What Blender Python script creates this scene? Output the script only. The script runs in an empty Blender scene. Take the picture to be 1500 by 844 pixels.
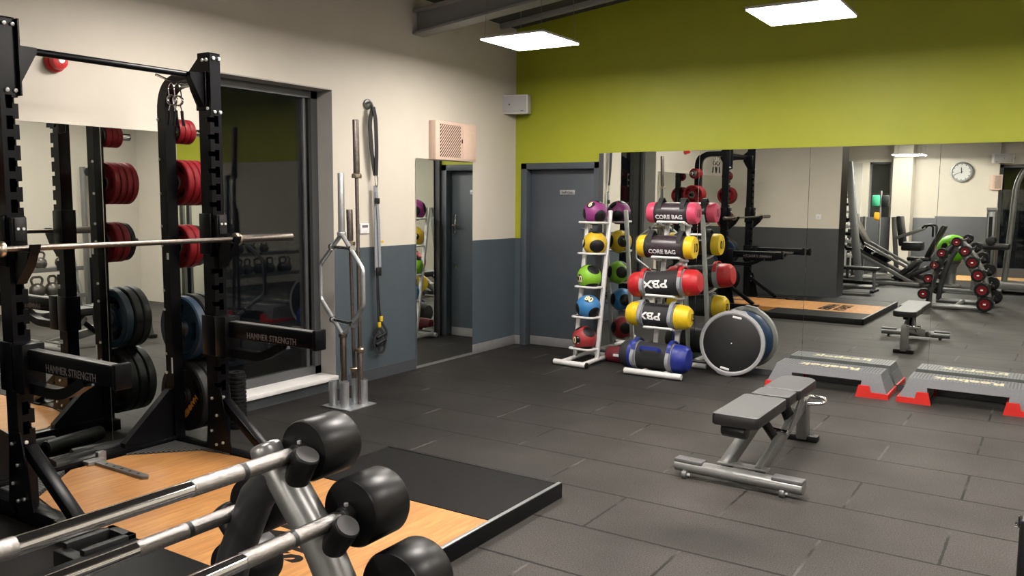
import bpy, bmesh, math, random
from mathutils import Vector, Matrix, Quaternion
random.seed(7)
SC = bpy.context.scene
COL = SC.collection
PI = math.pi
R = math.radians

# ------------------------------------------------------------------ materials
def new_mat(name):
    m = bpy.data.materials.new(name); m.use_nodes = True
    return m, m.node_tree.nodes, m.node_tree.links, m.node_tree.nodes['Principled BSDF']

def mat(name, col, rough=.5, metal=0., var=.06, scale=30., bump=0., spec=.5, coat=0.):
    """procedural material: base colour broken up by noise, with optional fine bump"""
    m, N, L, P = new_mat(name)
    P.inputs['Roughness'].default_value = rough
    P.inputs['Metallic'].default_value = metal
    P.inputs['Specular IOR Level'].default_value = spec
    P.inputs['Coat Weight'].default_value = coat
    tc = N.new('ShaderNodeTexCoord')
    nz = N.new('ShaderNodeTexNoise'); nz.inputs['Scale'].default_value = scale; nz.inputs['Detail'].default_value = 4
    L.new(tc.outputs['Object'], nz.inputs['Vector'])
    rp = N.new('ShaderNodeValToRGB')
    a = [max(0, c*(1-var)) for c in col]; b = [min(1, c*(1+var)) for c in col]
    rp.color_ramp.elements[0].position = .3; rp.color_ramp.elements[1].position = .7
    rp.color_ramp.elements[0].color = (*a, 1); rp.color_ramp.elements[1].color = (*b, 1)
    L.new(nz.outputs['Fac'], rp.inputs['Fac']); L.new(rp.outputs['Color'], P.inputs['Base Color'])
    if bump:
        n2 = N.new('ShaderNodeTexNoise'); n2.inputs['Scale'].default_value = scale*8; n2.inputs['Detail'].default_value = 2
        L.new(tc.outputs['Object'], n2.inputs['Vector'])
        bp = N.new('ShaderNodeBump'); bp.inputs['Strength'].default_value = bump; bp.inputs['Distance'].default_value = .002
        L.new(n2.outputs['Fac'], bp.inputs['Height']); L.new(bp.outputs['Normal'], P.inputs['Normal'])
    return m

M = {}
M['cream'] = mat('cream_paint', (.58, .535, .455), .6, var=.02, scale=4, bump=.15)
M['green'] = mat('lime_green_paint', (.32, .345, .014), .55, var=.03, scale=4, bump=.15)
M['slate'] = mat('slate_grey_paint', (.060, .077, .091), .5, var=.05, scale=5, bump=.15)
M['slate_dark'] = mat('dark_slate_paint', (.050, .052, .056), .5, var=.05, scale=5, bump=.15)
M['door'] = mat('slate_door_paint', (.056, .067, .080), .45, var=.04, scale=6)
M['skirt'] = mat('pale_grey_skirting', (.17, .17, .17), .5, var=.08, scale=12)
M['skirt_dark'] = mat('dark_grey_skirting', (.05, .055, .062), .5, var=.08, scale=12)
M['reveal'] = mat('warm_grey_shade_sheet', (.38, .365, .335), .6, var=.03, scale=8)
M['white_sill'] = mat('white_gloss_sill', (.72, .70, .68), .35, var=.05, scale=9)
M['frame_grey'] = mat('grey_window_aluminium', (.075, .077, .08), .4, var=.05)
M['ceil'] = mat('dark_grey_ceiling', (.05, .05, .047), .8, var=.05, scale=3)
M['beam'] = mat('grey_steel_beam', (.34, .34, .33), .55, var=.05, scale=5)
M['black_metal'] = mat('black_powder_coat', (.0030, .0030, .0040), .30, var=.15, scale=60, bump=.05, spec=.15)
M['black_plastic'] = mat('black_plastic', (.009, .009, .0095), .45, var=.15, spec=.35)
M['black_rubber'] = mat('black_rubber', (.0055, .0055, .006), .46, var=.2, scale=40, bump=.1, spec=.3)
M['rubber_head'] = mat('black_rubber_head', (.006, .006, .0065), .36, var=.2, scale=50, bump=.05, spec=.3)
M['grey_rubber'] = mat('grey_rubber_end', (.05, .048, .048), .6, var=.1)
M['mat_rubber'] = mat('smooth_black_mat', (.0065, .0065, .007), .48, var=.15, scale=25, bump=.2, spec=.12)
M['upholstery'] = mat('black_vinyl_side', (.008, .008, .0085), .4, var=.1, scale=80, bump=.1)
M['grey_vinyl'] = mat('grey_vinyl_top', (.11, .11, .113), .42, var=.06, scale=80, bump=.1)
M['chrome'] = mat('polished_chrome', (.82, .82, .84), .10, 1., var=.03)
M['knurl'] = mat('knurled_chrome', (.40, .385, .37), .27, 1., var=.10, scale=160, bump=.4)
M['steel'] = mat('worn_bar_steel', (.19, .165, .145), .34, 1., var=.15, scale=60, bump=.1)
M['bright_steel'] = mat('galvanised_steel', (.52, .54, .56), .36, .85, var=.08, scale=40)
M['dark_steel'] = mat('dark_oxidised_steel', (.17, .145, .13), .4, .9, var=.2, scale=50)
M['brass'] = mat('brassy_collar', (.52, .44, .34), .32, 1., var=.12)
M['bolt'] = mat('zinc_bolt', (.80, .80, .80), .3, .6, var=.04)
M['silver'] = mat('silver_powder_coat', (.26, .26, .255), .32, .6, var=.06, scale=50)
M['silver_dark'] = mat('pewter_powder_coat', (.17, .17, .165), .36, .5, var=.06, scale=50)
M['shaded_arm_and_ring'] = mat('shaded_silver_and_ring_mark', (.055, .055, .057), .36, .4, var=.08, scale=50)
M['white_metal'] = mat('white_powder_coat', (.60, .59, .58), .38, var=.04, scale=30)
M['red_rubber'] = mat('red_urethane', (.13, .003, .006), .5, var=.12, scale=30, bump=.05, spec=.2)
M['red_bright'] = mat('red_plastic', (.60, .024, .018), .4, var=.04)
M['red_cloth'] = mat('red_vinyl', (.42, .010, .015), .42, var=.1, scale=50, bump=.1)
M['maroon'] = mat('maroon_vinyl', (.13, .01, .018), .45, var=.15, scale=40, bump=.1)
M['blue_rubber'] = mat('blue_urethane', (.004, .018, .038), .42, var=.15, scale=30)
M['blue_vinyl'] = mat('blue_vinyl', (.010, .022, .20), .42, var=.15, scale=40, bump=.1)
M['navy_dome'] = mat('navy_dome_vinyl', (.012, .045, .115), .4, var=.1)
M['yellow'] = mat('yellow_vinyl', (.68, .46, .010), .42, var=.06, scale=40)
M['pink'] = mat('pink_vinyl', (.55, .055, .12), .42, var=.06, scale=40)
M['purple'] = mat('purple_rubber', (.22, .028, .16), .45, var=.08, scale=60, bump=.1)
M['ball_yellow'] = mat('yellow_rubber', (.55, .37, .012), .48, var=.06, scale=60, bump=.1)
M['ball_green'] = mat('lime_rubber', (.19, .42, .02), .48, var=.06, scale=60, bump=.1)
M['ball_blue'] = mat('sky_blue_rubber', (.03, .17, .40), .48, var=.06, scale=60, bump=.1)
M['ball_red'] = mat('brick_red_rubber', (.28, .022, .025), .48, var=.06, scale=60, bump=.1)
M['bag_dark'] = mat('dark_plum_bag_fabric', (.035, .024, .03), .34, var=.2, scale=25, bump=.1)
M['webbing'] = mat('grey_webbing', (.24, .25, .27), .7, var=.12, scale=90, bump=.2)
M['black_web'] = mat('black_webbing', (.012, .012, .014), .7, var=.2, scale=90, bump=.2)
M['white_print'] = mat('white_print', (.80, .80, .80), .5, var=.02)
M['cream_print'] = mat('gold_cream_print', (.72, .66, .44), .5, var=.03)
M['grey_print'] = mat('grey_print', (.16, .14, .14), .5, var=.03)
M['black_print'] = mat('black_print', (.008, .006, .005), .8, var=.03, spec=.15)
M['orange_print'] = mat('orange_print', (.60, .25, .03), .5, var=.2, scale=60)
M['paper'] = mat('white_label', (.72, .72, .72), .6, var=.03)
M['step_grey'] = mat('slate_grey_plastic', (.145, .15, .16), .5, var=.06, scale=60, bump=.2)
M['step_dark'] = mat('charcoal_grip_strip', (.065, .065, .066), .6, var=.1, scale=60, bump=.2)
M['rim_grey'] = mat('silver_grey_plastic', (.30, .30, .31), .4, var=.05)
M['vent_pink'] = mat('pinkish_beige_plastic', (.64, .47, .38), .5, var=.03)
M['vent_dark'] = mat('dark_vent_cavity', (.025, .02, .018), .8)
M['speaker_white'] = mat('off_white_plastic', (.62, .60, .58), .5, var=.02)
M['speaker_grille'] = mat('pale_grey_grille', (.42, .41, .41), .6, var=.06, scale=220, bump=.3)
M['alarm_red'] = mat('red_alarm_plastic', (.56, .03, .035), .35, var=.05)
M['orange_wood'] = mat('kettlebell_iron', (.10, .09, .08), .38, .7, var=.2, scale=40)
M['lime_ball'] = mat('lime_gym_ball_vinyl', (.20, .62, .02), .35, var=.03)
M['kit_green'] = mat('dark_green_fabric', (.015, .19, .10), .7, var=.1)
M['kit_orange'] = mat('amber_fabric', (.80, .36, .01), .6, var=.1)
M['clock_face'] = mat('white_clock_face', (.70, .70, .68), .5, var=.02)

def mirror_mat():
    m, N, L, P = new_mat('silvered_mirror')
    P.inputs['Metallic'].default_value = 1; P.inputs['Roughness'].default_value = 0.0
    tc = N.new('ShaderNodeTexCoord'); nz = N.new('ShaderNodeTexNoise'); nz.inputs['Scale'].default_value = 2
    L.new(tc.outputs['Object'], nz.inputs['Vector'])
    rp = N.new('ShaderNodeValToRGB')
    rp.color_ramp.elements[0].color = (.80, .83, .79, 1); rp.color_ramp.elements[1].color = (.82, .85, .81, 1)
    L.new(nz.outputs['Fac'], rp.inputs['Fac']); L.new(rp.outputs['Color'], P.inputs['Base Color'])
    return m
M['mirror'] = mirror_mat()
def glass_mat():
    m, N, L, P = new_mat('night_window_glass')
    P.inputs['Base Color'].default_value = (.55, .58, .58, 1)
    P.inputs['Transmission Weight'].default_value = 1; P.inputs['Roughness'].default_value = .0; P.inputs['IOR'].default_value = 1.5
    tc = N.new('ShaderNodeTexCoord'); nz = N.new('ShaderNodeTexNoise'); nz.inputs['Scale'].default_value = 3
    rp = N.new('ShaderNodeValToRGB')
    rp.color_ramp.elements[0].color = (.53, .56, .56, 1); rp.color_ramp.elements[1].color = (.57, .60, .60, 1)
    L.new(tc.outputs['Object'], nz.inputs['Vector']); L.new(nz.outputs['Fac'], rp.inputs['Fac']); L.new(rp.outputs['Color'], P.inputs['Base Color'])
    return m
M['glass'] = glass_mat()
def emit_mat(name, col, s):
    m, N, L, P = new_mat(name)
    P.inputs['Base Color'].default_value = (.9, .9, .9, 1)
    P.inputs['Emission Color'].default_value = (*col, 1); P.inputs['Emission Strength'].default_value = s
    return m
M['lamp'] = emit_mat('lit_led_diffuser', (1., .93, .865), 58.)
M['lamp_near'] = emit_mat('lit_led_diffuser_boosted', (1., .93, .865), 92.)  # unseen overhead panel, strength raised to brighten the open floor
M['lamp_dim'] = emit_mat('lit_led_diffuser_dimmed', (1., .93, .865), 28.)  # unseen overhead panels, strength lowered to darken the floor below them
M['lamp_back'] = emit_mat('lit_led_diffuser_bright', (1., .94, .86), 280.)

def floor_mat():
    m, N, L, P = new_mat('speckled_black_rubber_tiles')
    P.inputs['Specular IOR Level'].default_value = .22
    P.inputs['Roughness'].default_value = .6
    tc = N.new('ShaderNodeTexCoord')
    sp = N.new('ShaderNodeSeparateXYZ'); L.new(tc.outputs['Object'], sp.inputs[0])
    def mth(op, a, b=None):
        n = N.new('ShaderNodeMath'); n.operation = op
        for i, v in enumerate((a, b)):
            if v is None: continue
            if isinstance(v, (int, float)): n.inputs[i].default_value = v
            else: L.new(v, n.inputs[i])
        return n.outputs[0]
    # wobble so that joints are not ruler-straight
    wz = N.new('ShaderNodeTexNoise'); wz.inputs['Scale'].default_value = 25; L.new(tc.outputs['Object'], wz.inputs['Vector'])
    wob = mth('MULTIPLY', mth('SUBTRACT', wz.outputs['Fac'], .5), .012)
    row = .4935; wid = 1.014
    yy = mth('DIVIDE', mth('ADD', mth('ADD', sp.outputs['Y'], wob), 20*row + .795), row)
    ri = mth('FLOOR', yy); fy = mth('SUBTRACT', yy, ri)
    par = mth('MODULO', ri, 2.)
    xx = mth('DIVIDE', mth('ADD', mth('ADD', mth('ADD', sp.outputs['X'], wob), mth('MULTIPLY', par, .507)), 20*wid - 4.172 - .507), wid)
    fx = mth('FRACT', xx)
    def band(f, size, w):   # distance in metres to the nearest joint -> 1 in the joint
        d = mth('MULTIPLY', mth('SUBTRACT', .5, mth('ABSOLUTE', mth('SUBTRACT', f, .5))), size)
        return mth('LESS_THAN', d, w)
    jy = band(fy, row, .0072); jx = band(fx, wid, .0066)
    # base colour: mottled black with fine speckle
    n1 = N.new('ShaderNodeTexNoise'); n1.inputs['Scale'].default_value = 1.1; n1.inputs['Detail'].default_value = 5; L.new(tc.outputs['Object'], n1.inputs['Vector'])
    n2 = N.new('ShaderNodeTexNoise'); n2.inputs['Scale'].default_value = 150; n2.inputs['Detail'].default_value = 3; L.new(tc.outputs['Object'], n2.inputs['Vector'])
    r1 = N.new('ShaderNodeValToRGB'); r1.color_ramp.elements[0].position = .3; r1.color_ramp.elements[1].position = .72
    r1.color_ramp.elements[0].color = (.021, .0192, .018, 1); r1.color_ramp.elements[1].color = (.043, .0395, .037, 1)
    L.new(n1.outputs['Fac'], r1.inputs['Fac'])
    mx = N.new('ShaderNodeMix'); mx.data_type = 'RGBA'; mx.blend_type = 'MULTIPLY'; mx.inputs[0].default_value = 1
    r2 = N.new('ShaderNodeValToRGB'); r2.color_ramp.elements[0].position = .35; r2.color_ramp.elements[1].position = .75
    r2.color_ramp.elements[0].color = (.62, .62, .62, 1); r2.color_ramp.elements[1].color = (2.0, 1.95, 1.9, 1)
    L.new(n2.outputs['Fac'], r2.inputs['Fac']); L.new(r1.outputs['Color'], mx.inputs[6]); L.new(r2.outputs['Color'], mx.inputs[7])
    # brighter light to the right painted into the tiles (ragged edge); one dark patch
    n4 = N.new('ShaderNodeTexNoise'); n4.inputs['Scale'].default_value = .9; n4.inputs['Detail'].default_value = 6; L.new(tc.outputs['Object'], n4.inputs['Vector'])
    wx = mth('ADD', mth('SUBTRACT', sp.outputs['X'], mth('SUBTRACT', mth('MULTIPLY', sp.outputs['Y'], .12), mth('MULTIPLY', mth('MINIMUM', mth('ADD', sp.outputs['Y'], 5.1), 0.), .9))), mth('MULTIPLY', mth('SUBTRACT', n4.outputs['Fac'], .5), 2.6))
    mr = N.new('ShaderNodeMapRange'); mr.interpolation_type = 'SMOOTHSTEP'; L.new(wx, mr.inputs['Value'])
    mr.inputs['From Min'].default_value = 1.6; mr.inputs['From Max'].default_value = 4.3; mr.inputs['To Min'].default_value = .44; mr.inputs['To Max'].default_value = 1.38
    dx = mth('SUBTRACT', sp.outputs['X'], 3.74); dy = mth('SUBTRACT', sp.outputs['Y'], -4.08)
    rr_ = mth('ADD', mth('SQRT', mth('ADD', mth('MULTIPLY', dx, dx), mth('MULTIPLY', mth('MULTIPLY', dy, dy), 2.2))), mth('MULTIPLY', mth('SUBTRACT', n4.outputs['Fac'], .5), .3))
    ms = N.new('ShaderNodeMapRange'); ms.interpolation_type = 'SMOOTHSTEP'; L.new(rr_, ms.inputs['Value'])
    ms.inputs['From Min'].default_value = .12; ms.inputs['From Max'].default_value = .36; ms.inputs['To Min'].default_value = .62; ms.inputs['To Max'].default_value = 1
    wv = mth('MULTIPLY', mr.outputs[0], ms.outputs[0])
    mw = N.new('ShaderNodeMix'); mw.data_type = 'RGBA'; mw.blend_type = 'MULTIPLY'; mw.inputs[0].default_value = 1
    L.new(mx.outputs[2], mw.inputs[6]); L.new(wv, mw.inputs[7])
    # joints across: dusty pale threads in places; joints along: dark
    n3 = N.new('ShaderNodeTexNoise'); n3.inputs['Scale'].default_value = 2.3; L.new(tc.outputs['Object'], n3.inputs['Vector'])
    dust = N.new('ShaderNodeValToRGB'); dust.color_ramp.elements[0].position = .47; dust.color_ramp.elements[1].position = .60
    dust.color_ramp.elements[0].color = (.007, .0065, .006, 1); dust.color_ramp.elements[1].color = (.085, .08, .075, 1)
    L.new(n3.outputs['Fac'], dust.inputs['Fac'])
    m2 = N.new('ShaderNodeMix'); m2.data_type = 'RGBA'; L.new(jx, m2.inputs[0]); L.new(mw.outputs[2], m2.inputs[6]); L.new(dust.outputs['Color'], m2.inputs[7])
    m3 = N.new('ShaderNodeMix'); m3.data_type = 'RGBA'; L.new(jy, m3.inputs[0]); L.new(m2.outputs[2], m3.inputs[6]); m3.inputs[7].default_value = (.0035, .003, .003, 1)
    L.new(m3.outputs[2], P.inputs['Base Color'])
    h = mth('SUBTRACT', mth('MULTIPLY', n2.outputs['Fac'], .3), mth('MAXIMUM', jx, jy))
    bp = N.new('ShaderNodeBump'); bp.inputs['Strength'].default_value = .5; bp.inputs['Distance'].default_value = .003
    L.new(h, bp.inputs['Height']); L.new(bp.outputs['Normal'], P.inputs['Normal'])
    return m
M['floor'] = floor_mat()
def wood_mat(name, c0, c1, c2, plank=.13, rot=True):
    m, N, L, P = new_mat(name)
    P.inputs['Roughness'].default_value = .33
    tc = N.new('ShaderNodeTexCoord'); mp = N.new('ShaderNodeMapping'); L.new(tc.outputs['Object'], mp.inputs['Vector'])
    if rot: mp.inputs['Rotation'].default_value = (0, 0, PI/2)
    br = N.new('ShaderNodeTexBrick'); L.new(mp.outputs['Vector'], br.inputs['Vector'])
    br.inputs['Scale'].default_value = 1; br.inputs['Brick Width'].default_value = 1.2; br.inputs['Row Height'].default_value = plank
    br.inputs['Mortar Size'].default_value = .0012; br.inputs['Bias'].default_value = 0
    br.inputs['Color1'].default_value = (*c0, 1); br.inputs['Color2'].default_value = (*c1, 1); br.inputs['Mortar'].default_value = (*[x*.6 for x in c1], 1)
    m2 = N.new('ShaderNodeMapping'); m2.inputs['Scale'].default_value = (1.6, 16, 10); L.new(mp.outputs['Vector'], m2.inputs['Vector'])
    nz = N.new('ShaderNodeTexNoise'); nz.inputs['Scale'].default_value = 3; nz.inputs['Detail'].default_value = 6; nz.inputs['Distortion'].default_value = .8
    L.new(m2.outputs['Vector'], nz.inputs['Vector'])
    rp = N.new('ShaderNodeValToRGB'); rp.color_ramp.elements[0].position = .35; rp.color_ramp.elements[1].position = .65
    rp.color_ramp.elements[0].color = (.72, .66, .60, 1); rp.color_ramp.elements[1].color = (1.08, 1.06, 1.03, 1)
    L.new(nz.outputs['Fac'], rp.inputs['Fac'])
    mx = N.new('ShaderNodeMix'); mx.data_type = 'RGBA'; mx.blend_type = 'MULTIPLY'; mx.inputs[0].default_value = .8
    L.new(br.outputs['Color'], mx.inputs[6]); L.new(rp.outputs['Color'], mx.inputs[7]); L.new(mx.outputs[2], P.inputs['Base Color'])
    return m
M['wood'] = wood_mat('honey_oak_boards', (.56, .285, .105), (.48, .23, .08), None)
M['wood_floor'] = wood_mat('pale_oak_floor', (.55, .34, .14), (.50, .30, .12), None)
def tread_mat():
    m, N, L, P = new_mat('chequer_plate')
    P.inputs['Metallic'].default_value = .8; P.inputs['Roughness'].default_value = .4
    tc = N.new('ShaderNodeTexCoord'); ck = N.new('ShaderNodeTexChecker'); ck.inputs['Scale'].default_value = 70
    ck.inputs['Color1'].default_value = (.10, .10, .10, 1); ck.inputs['Color2'].default_value = (.42, .42, .42, 1)
    mp = N.new('ShaderNodeMapping'); mp.inputs['Rotation'].default_value = (0, 0, PI/4)
    L.new(tc.outputs['Object'], mp.inputs['Vector']); L.new(mp.outputs['Vector'], ck.inputs['Vector']); L.new(ck.outputs['Color'], P.inputs['Base Color'])
    bp = N.new('ShaderNodeBump'); bp.inputs['Strength'].default_value = .8; bp.inputs['Distance'].default_value = .003
    L.new(ck.outputs['Fac'], bp.inputs['Height']); L.new(bp.outputs['Normal'], P.inputs['Normal'])
    return m
M['tread'] = tread_mat()

# ------------------------------------------------------------------ mesh builder
def frame(d):
    d = Vector(d).normalized()
    u = d.orthogonal().normalized(); return u, d.cross(u).normalized(), d

class MB:
    def __init__(s): s.bm = bmesh.new(); s.mats = []; s.mi = 0
    def use(s, m):
        if m not in s.mats: s.mats.append(m)
        s.mi = s.mats.index(m); return s
    def _f(s, vs):
        try: f = s.bm.faces.new(vs); f.material_index = s.mi; return f
        except ValueError: return None
    def box(s, lo, hi, bev=0., mtx=None, seg=2):
        lo = Vector(lo); hi = Vector(hi)
        r = bmesh.ops.create_cube(s.bm, size=1)
        vs = r['verts']; c = (lo+hi)/2; d = hi-lo
        for v in vs:
            v.co = Vector((v.co.x*d.x, v.co.y*d.y, v.co.z*d.z)) + c
        fs = {f for v in vs for f in v.link_faces}
        for f in fs: f.material_index = s.mi
        if bev:
            es = list({e for v in vs for e in v.link_edges})
            rr = bmesh.ops.bevel(s.bm, geom=es, offset=bev, segments=seg, affect='EDGES', profile=.5, clamp_overlap=True)
            vs = list({v for f in rr['faces'] for v in f.verts} | {v for v in vs if v.is_valid})
            for f in rr['faces']: f.material_index = s.mi
        if mtx is not None:
            for v in vs: v.co = mtx @ v.co
        return s
    def obox(s, c, size, rot=(0, 0, 0), bev=0., seg=2):
        h = Vector(size)/2
        from mathutils import Euler
        return s.box(-h, h, bev, Matrix.Translation(Vector(c)) @ Euler(rot).to_matrix().to_4x4(), seg)
    def beam(s, p, q, w, h, bev=.004, up=(0, 0, 1)):
        """box section bar from p to q, w across, h along the up hint"""
        p = Vector(p); q = Vector(q); d = (q-p); L = d.length; d.normalize()
        u = Vector(up); x = d.cross(u)
        if x.length < 1e-4: x = d.cross(Vector((1, 0, 0)))
        x.normalize(); z = x.cross(d).normalized()
        m = Matrix(((d.x, x.x, z.x, p.x), (d.y, x.y, z.y, p.y), (d.z, x.z, z.z, p.z), (0, 0, 0, 1)))
        return s.box((0, -w/2, -h/2), (L, w/2, h/2), bev, m)
    def cyl(s, p, q, r1, r2=None, seg=24, bev=0.):
        p = Vector(p); q = Vector(q); r2 = r1 if r2 is None else r2
        L = (q-p).length
        prof = [(0, 0), (r1, 0), (r2, L), (0, L)]
        if bev:
            b = min(bev, L*.45)
            n = 3
            prof = [(0, 0)] + [(r1-b+b*math.sin(t*PI/2/n), b-b*math.cos(t*PI/2/n)) for t in range(n+1)] + \
                   [(r2-b+b*math.cos(t*PI/2/n), L-b+b*math.sin(t*PI/2/n)) for t in range(n+1)] + [(0, L)]
        return s.lathe(prof, p, q-p, seg)
    def lathe(s, prof, o, axis, seg=32, sx=1., sy=1., ref=None):
        u, v, d = frame(axis); o = Vector(o)
        if ref is not None:
            v = d.cross(Vector(ref)).normalized(); u = v.cross(d).normalized()
        rings = []
        for r, h in prof:
            if r < 1e-6: rings.append([s.bm.verts.new(o+d*h)])
            else: rings.append([s.bm.verts.new(o+d*h+u*(r*sx*math.cos(2*PI*k/seg))+v*(r*sy*math.sin(2*PI*k/seg))) for k in range(seg)])
        for a, b in zip(rings, rings[1:]):
            for k in range(seg):
                k2 = (k+1) % seg
                if len(a) == 1 and len(b) == 1: continue
                if len(a) == 1: s._f((a[0], b[k], b[k2]))
                elif len(b) == 1: s._f((a[k], a[k2], b[0]))
                else: s._f((a[k], a[k2], b[k2], b[k]))
        return s
    def tube(s, pts, r, seg=12, closed=False, cap=True, flat=None, ref=None):
        """round tube along a path; flat=(w,h) gives a rectangular ribbon section"""
        P = [Vector(p) for p in pts]; n = len(P)
        T = []
        for i in range(n):
            a = P[(i-1) % n] if (closed or i) else P[0]; b = P[(i+1) % n] if (closed or i < n-1) else P[-1]
            T.append((b-a).normalized())
        u = Vector(ref).normalized() if ref is not None else T[0].orthogonal().normalized()
        rings = []
        for i in range(n):
            u = (u - T[i]*u.dot(T[i]))
            if u.length < 1e-5: u = T[i].orthogonal()
            u.normalize(); v = T[i].cross(u)
            rr = r[i] if isinstance(r, (list, tuple)) else r
            if flat:
                w, h = flat
                ring = [P[i]+u*(a*h/2)+v*(b*w/2) for a, b in ((-1, -1), (-1, 1), (1, 1), (1, -1))]
            else:
                ring = [P[i]+u*(rr*math.cos(2*PI*k/seg))+v*(rr*math.sin(2*PI*k/seg)) for k in range(seg)]
            rings.append([s.bm.verts.new(c) for c in ring])
        k_ = len(rings[0])
        for i in range(n if closed else n-1):
            a = rings[i]; b = rings[(i+1) % n]
            for k in range(k_): s._f((a[k], a[(k+1) % k_], b[(k+1) % k_], b[k]))
        if cap and not closed:
            s._f(rings[0][::-1]); s._f(rings[-1])
        return s
    def prism(s, poly, o, U, V, th):
        """extrude a 2-D outline (in axes U,V at o) by th along U x V"""
        U = Vector(U); V = Vector(V); W = U.cross(V).normalized(); o = Vector(o)
        a = [s.bm.verts.new(o+U*x+V*y) for x, y in poly]; b = [s.bm.verts.new(o+U*x+V*y+W*th) for x, y in poly]
        s._f(a[::-1]); s._f(b)
        n = len(poly)
        for i in range(n): s._f((a[i], a[(i+1) % n], b[(i+1) % n], b[i]))
        return s
    def frustum(s, lo0, hi0, z0, lo1, hi1, z1):
        a = [s.bm.verts.new((x, y, z0)) for x, y in ((lo0[0], lo0[1]), (hi0[0], lo0[1]), (hi0[0], hi0[1]), (lo0[0], hi0[1]))]
        b = [s.bm.verts.new((x, y, z1)) for x, y in ((lo1[0], lo1[1]), (hi1[0], lo1[1]), (hi1[0], hi1[1]), (lo1[0], hi1[1]))]
        s._f(a[::-1]); s._f(b)
        for i in range(4): s._f((a[i], a[(i+1) % 4], b[(i+1) % 4], b[i]))
        return s
    def sphere(s, c, r, seg=32, ring=20, sc=(1, 1, 1)):
        prof = [(r*math.sin(PI*k/ring), -r*math.cos(PI*k/ring)) for k in range(ring+1)]
        prof[0] = (0, -r); prof[-1] = (0, r)
        before = set(s.bm.verts); s.lathe(prof, (0, 0, 0), (0, 0, 1), seg)
        for v in set(s.bm.verts)-before: v.co = Vector((v.co.x*sc[0], v.co.y*sc[1], v.co.z*sc[2]))+Vector(c)
        return s
    def xf(s, m):
        for v in s.bm.verts: v.co = m @ v.co
        return s
    def mesh(s, name, mats, org=(0, 0, 0), sharp=35):
        o = Vector(org)
        for v in s.bm.verts: v.co -= o
        bmesh.ops.remove_doubles(s.bm, verts=s.bm.verts, dist=1e-6)
        bmesh.ops.recalc_face_normals(s.bm, faces=s.bm.faces)
        me = bpy.data.meshes.new(name); s.bm.to_mesh(me); s.bm.free()
        for m in (s.mats or mats): me.materials.append(m)
        if me.polygons:
            me.polygons.foreach_set('use_smooth', [True]*len(me.polygons))
            me.set_sharp_from_angle(angle=R(sharp))
        return me

def link(name, me, parent=None, loc=(0, 0, 0)):
    o = bpy.data.objects.new(name, me); COL.objects.link(o)
    if parent is not None: o.parent = parent
    o.location = loc
    return o
def wloc(o):
    v = Vector((0, 0, 0))
    while o is not None: v += o.location; o = o.parent
    return v
def part(name, mb, m, parent, label=None, sharp=35):
    """mesh built in the parent's world-aligned coordinates"""
    o = link(name, mb.mesh(name, [M[m]] if isinstance(m, str) else m, (0, 0, 0), sharp), parent)
    if label: o['label'] = label
    return o
def tag(o, label, cat, group=None, kind=None):
    if label: o['label'] = label
    if cat: o['category'] = cat
    if group: o['group'] = group
    if kind: o['kind'] = kind
    return o
def thing(name, label, cat, loc=(0, 0, 0), rz=0., group=None):
    o = bpy.data.objects.new(name, None); COL.objects.link(o); o.location = loc; o.rotation_euler = (0, 0, rz)
    o.empty_display_size = .1
    return tag(o, label, cat, group)
def solo(name, mb, m, label, cat, org=(0, 0, 0), group=None):
    """a thing that is one mesh; builder in world coordinates, origin at org"""
    o = link(name, mb.mesh(name, [M[m]] if isinstance(m, str) else m, org), None, org)
    return tag(o, label, cat, group)
def struct(name, mb, m, parent=None, org=(0, 0, 0), label=None):
    o = link(name, mb.mesh(name, [M[m]] if isinstance(m, str) else m, org), parent, org)
    if parent is None: o['kind'] = 'structure'
    if label: o['label'] = label
    return o
def copy_thing(src, loc, label, rz=None, group=None):
    c = src.copy(); COL.objects.link(c); c.location = loc; c['label'] = label
    if rz is not None: c.rotation_euler = (0, 0, rz)
    if group: c['group'] = group
    def rec(a, b):
        for ch in list(a.children):
            d = ch.copy(); COL.objects.link(d); d.parent = b; rec(ch, d)
    rec(src, c)
    return c
def fillet(pts, r, n=5, closed=False):
    P = [Vector(p) for p in pts]; out = []; N = len(P)
    for i in range(N):
        if not closed and i in (0, N-1): out.append(P[i]); continue
        a = P[(i-1) % N]-P[i]; b = P[(i+1) % N]-P[i]
        rr = min(r, a.length*.45, b.length*.45)
        p = P[i]+a.normalized()*rr; q = P[i]+b.normalized()*rr
        for k in range(n+1):
            t = k/n; out.append(p*(1-t)**2+P[i]*2*t*(1-t)+q*t*t)
    return out
def text_mesh(s, size, depth=.002, align='CENTER', bold=0., sx=1., spacing=1.):
    cu = bpy.data.curves.new('lettering', 'FONT'); cu.body = s; cu.size = size; cu.extrude = depth/2
    cu.align_x = align; cu.align_y = 'CENTER'; cu.offset = bold; cu.space_character = spacing; cu.space_line = .85
    cu.resolution_u = 3
    ob = bpy.data.objects.new('lettering', cu); COL.objects.link(ob)
    dg = bpy.context.evaluated_depsgraph_get(); dg.update()
    me = bpy.data.meshes.new_from_object(ob.evaluated_get(dg))
    bpy.data.objects.remove(ob); bpy.data.curves.remove(cu)
    for v in me.vertices: v.co.x *= sx
    me.name = 'lettering'
    return me
def put_text(name, s, size, m, parent, o, U, V, depth=.002, bold=0., sx=1., spacing=1., warp=None):
    """lettering lying in the plane (U right, V up) at o; warp maps (x,y,z)->position instead"""
    me = text_mesh(s, size, depth, bold=bold, sx=sx, spacing=spacing)
    U = Vector(U).normalized(); V = Vector(V).normalized(); W = U.cross(V); o = Vector(o)
    for v in me.vertices:
        x, y, z = v.co
        v.co = warp(x, y, z) if warp else o+U*x+V*y+W*z
    me.materials.clear(); me.materials.append(M[m])
    return link(name, me, parent)

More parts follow.
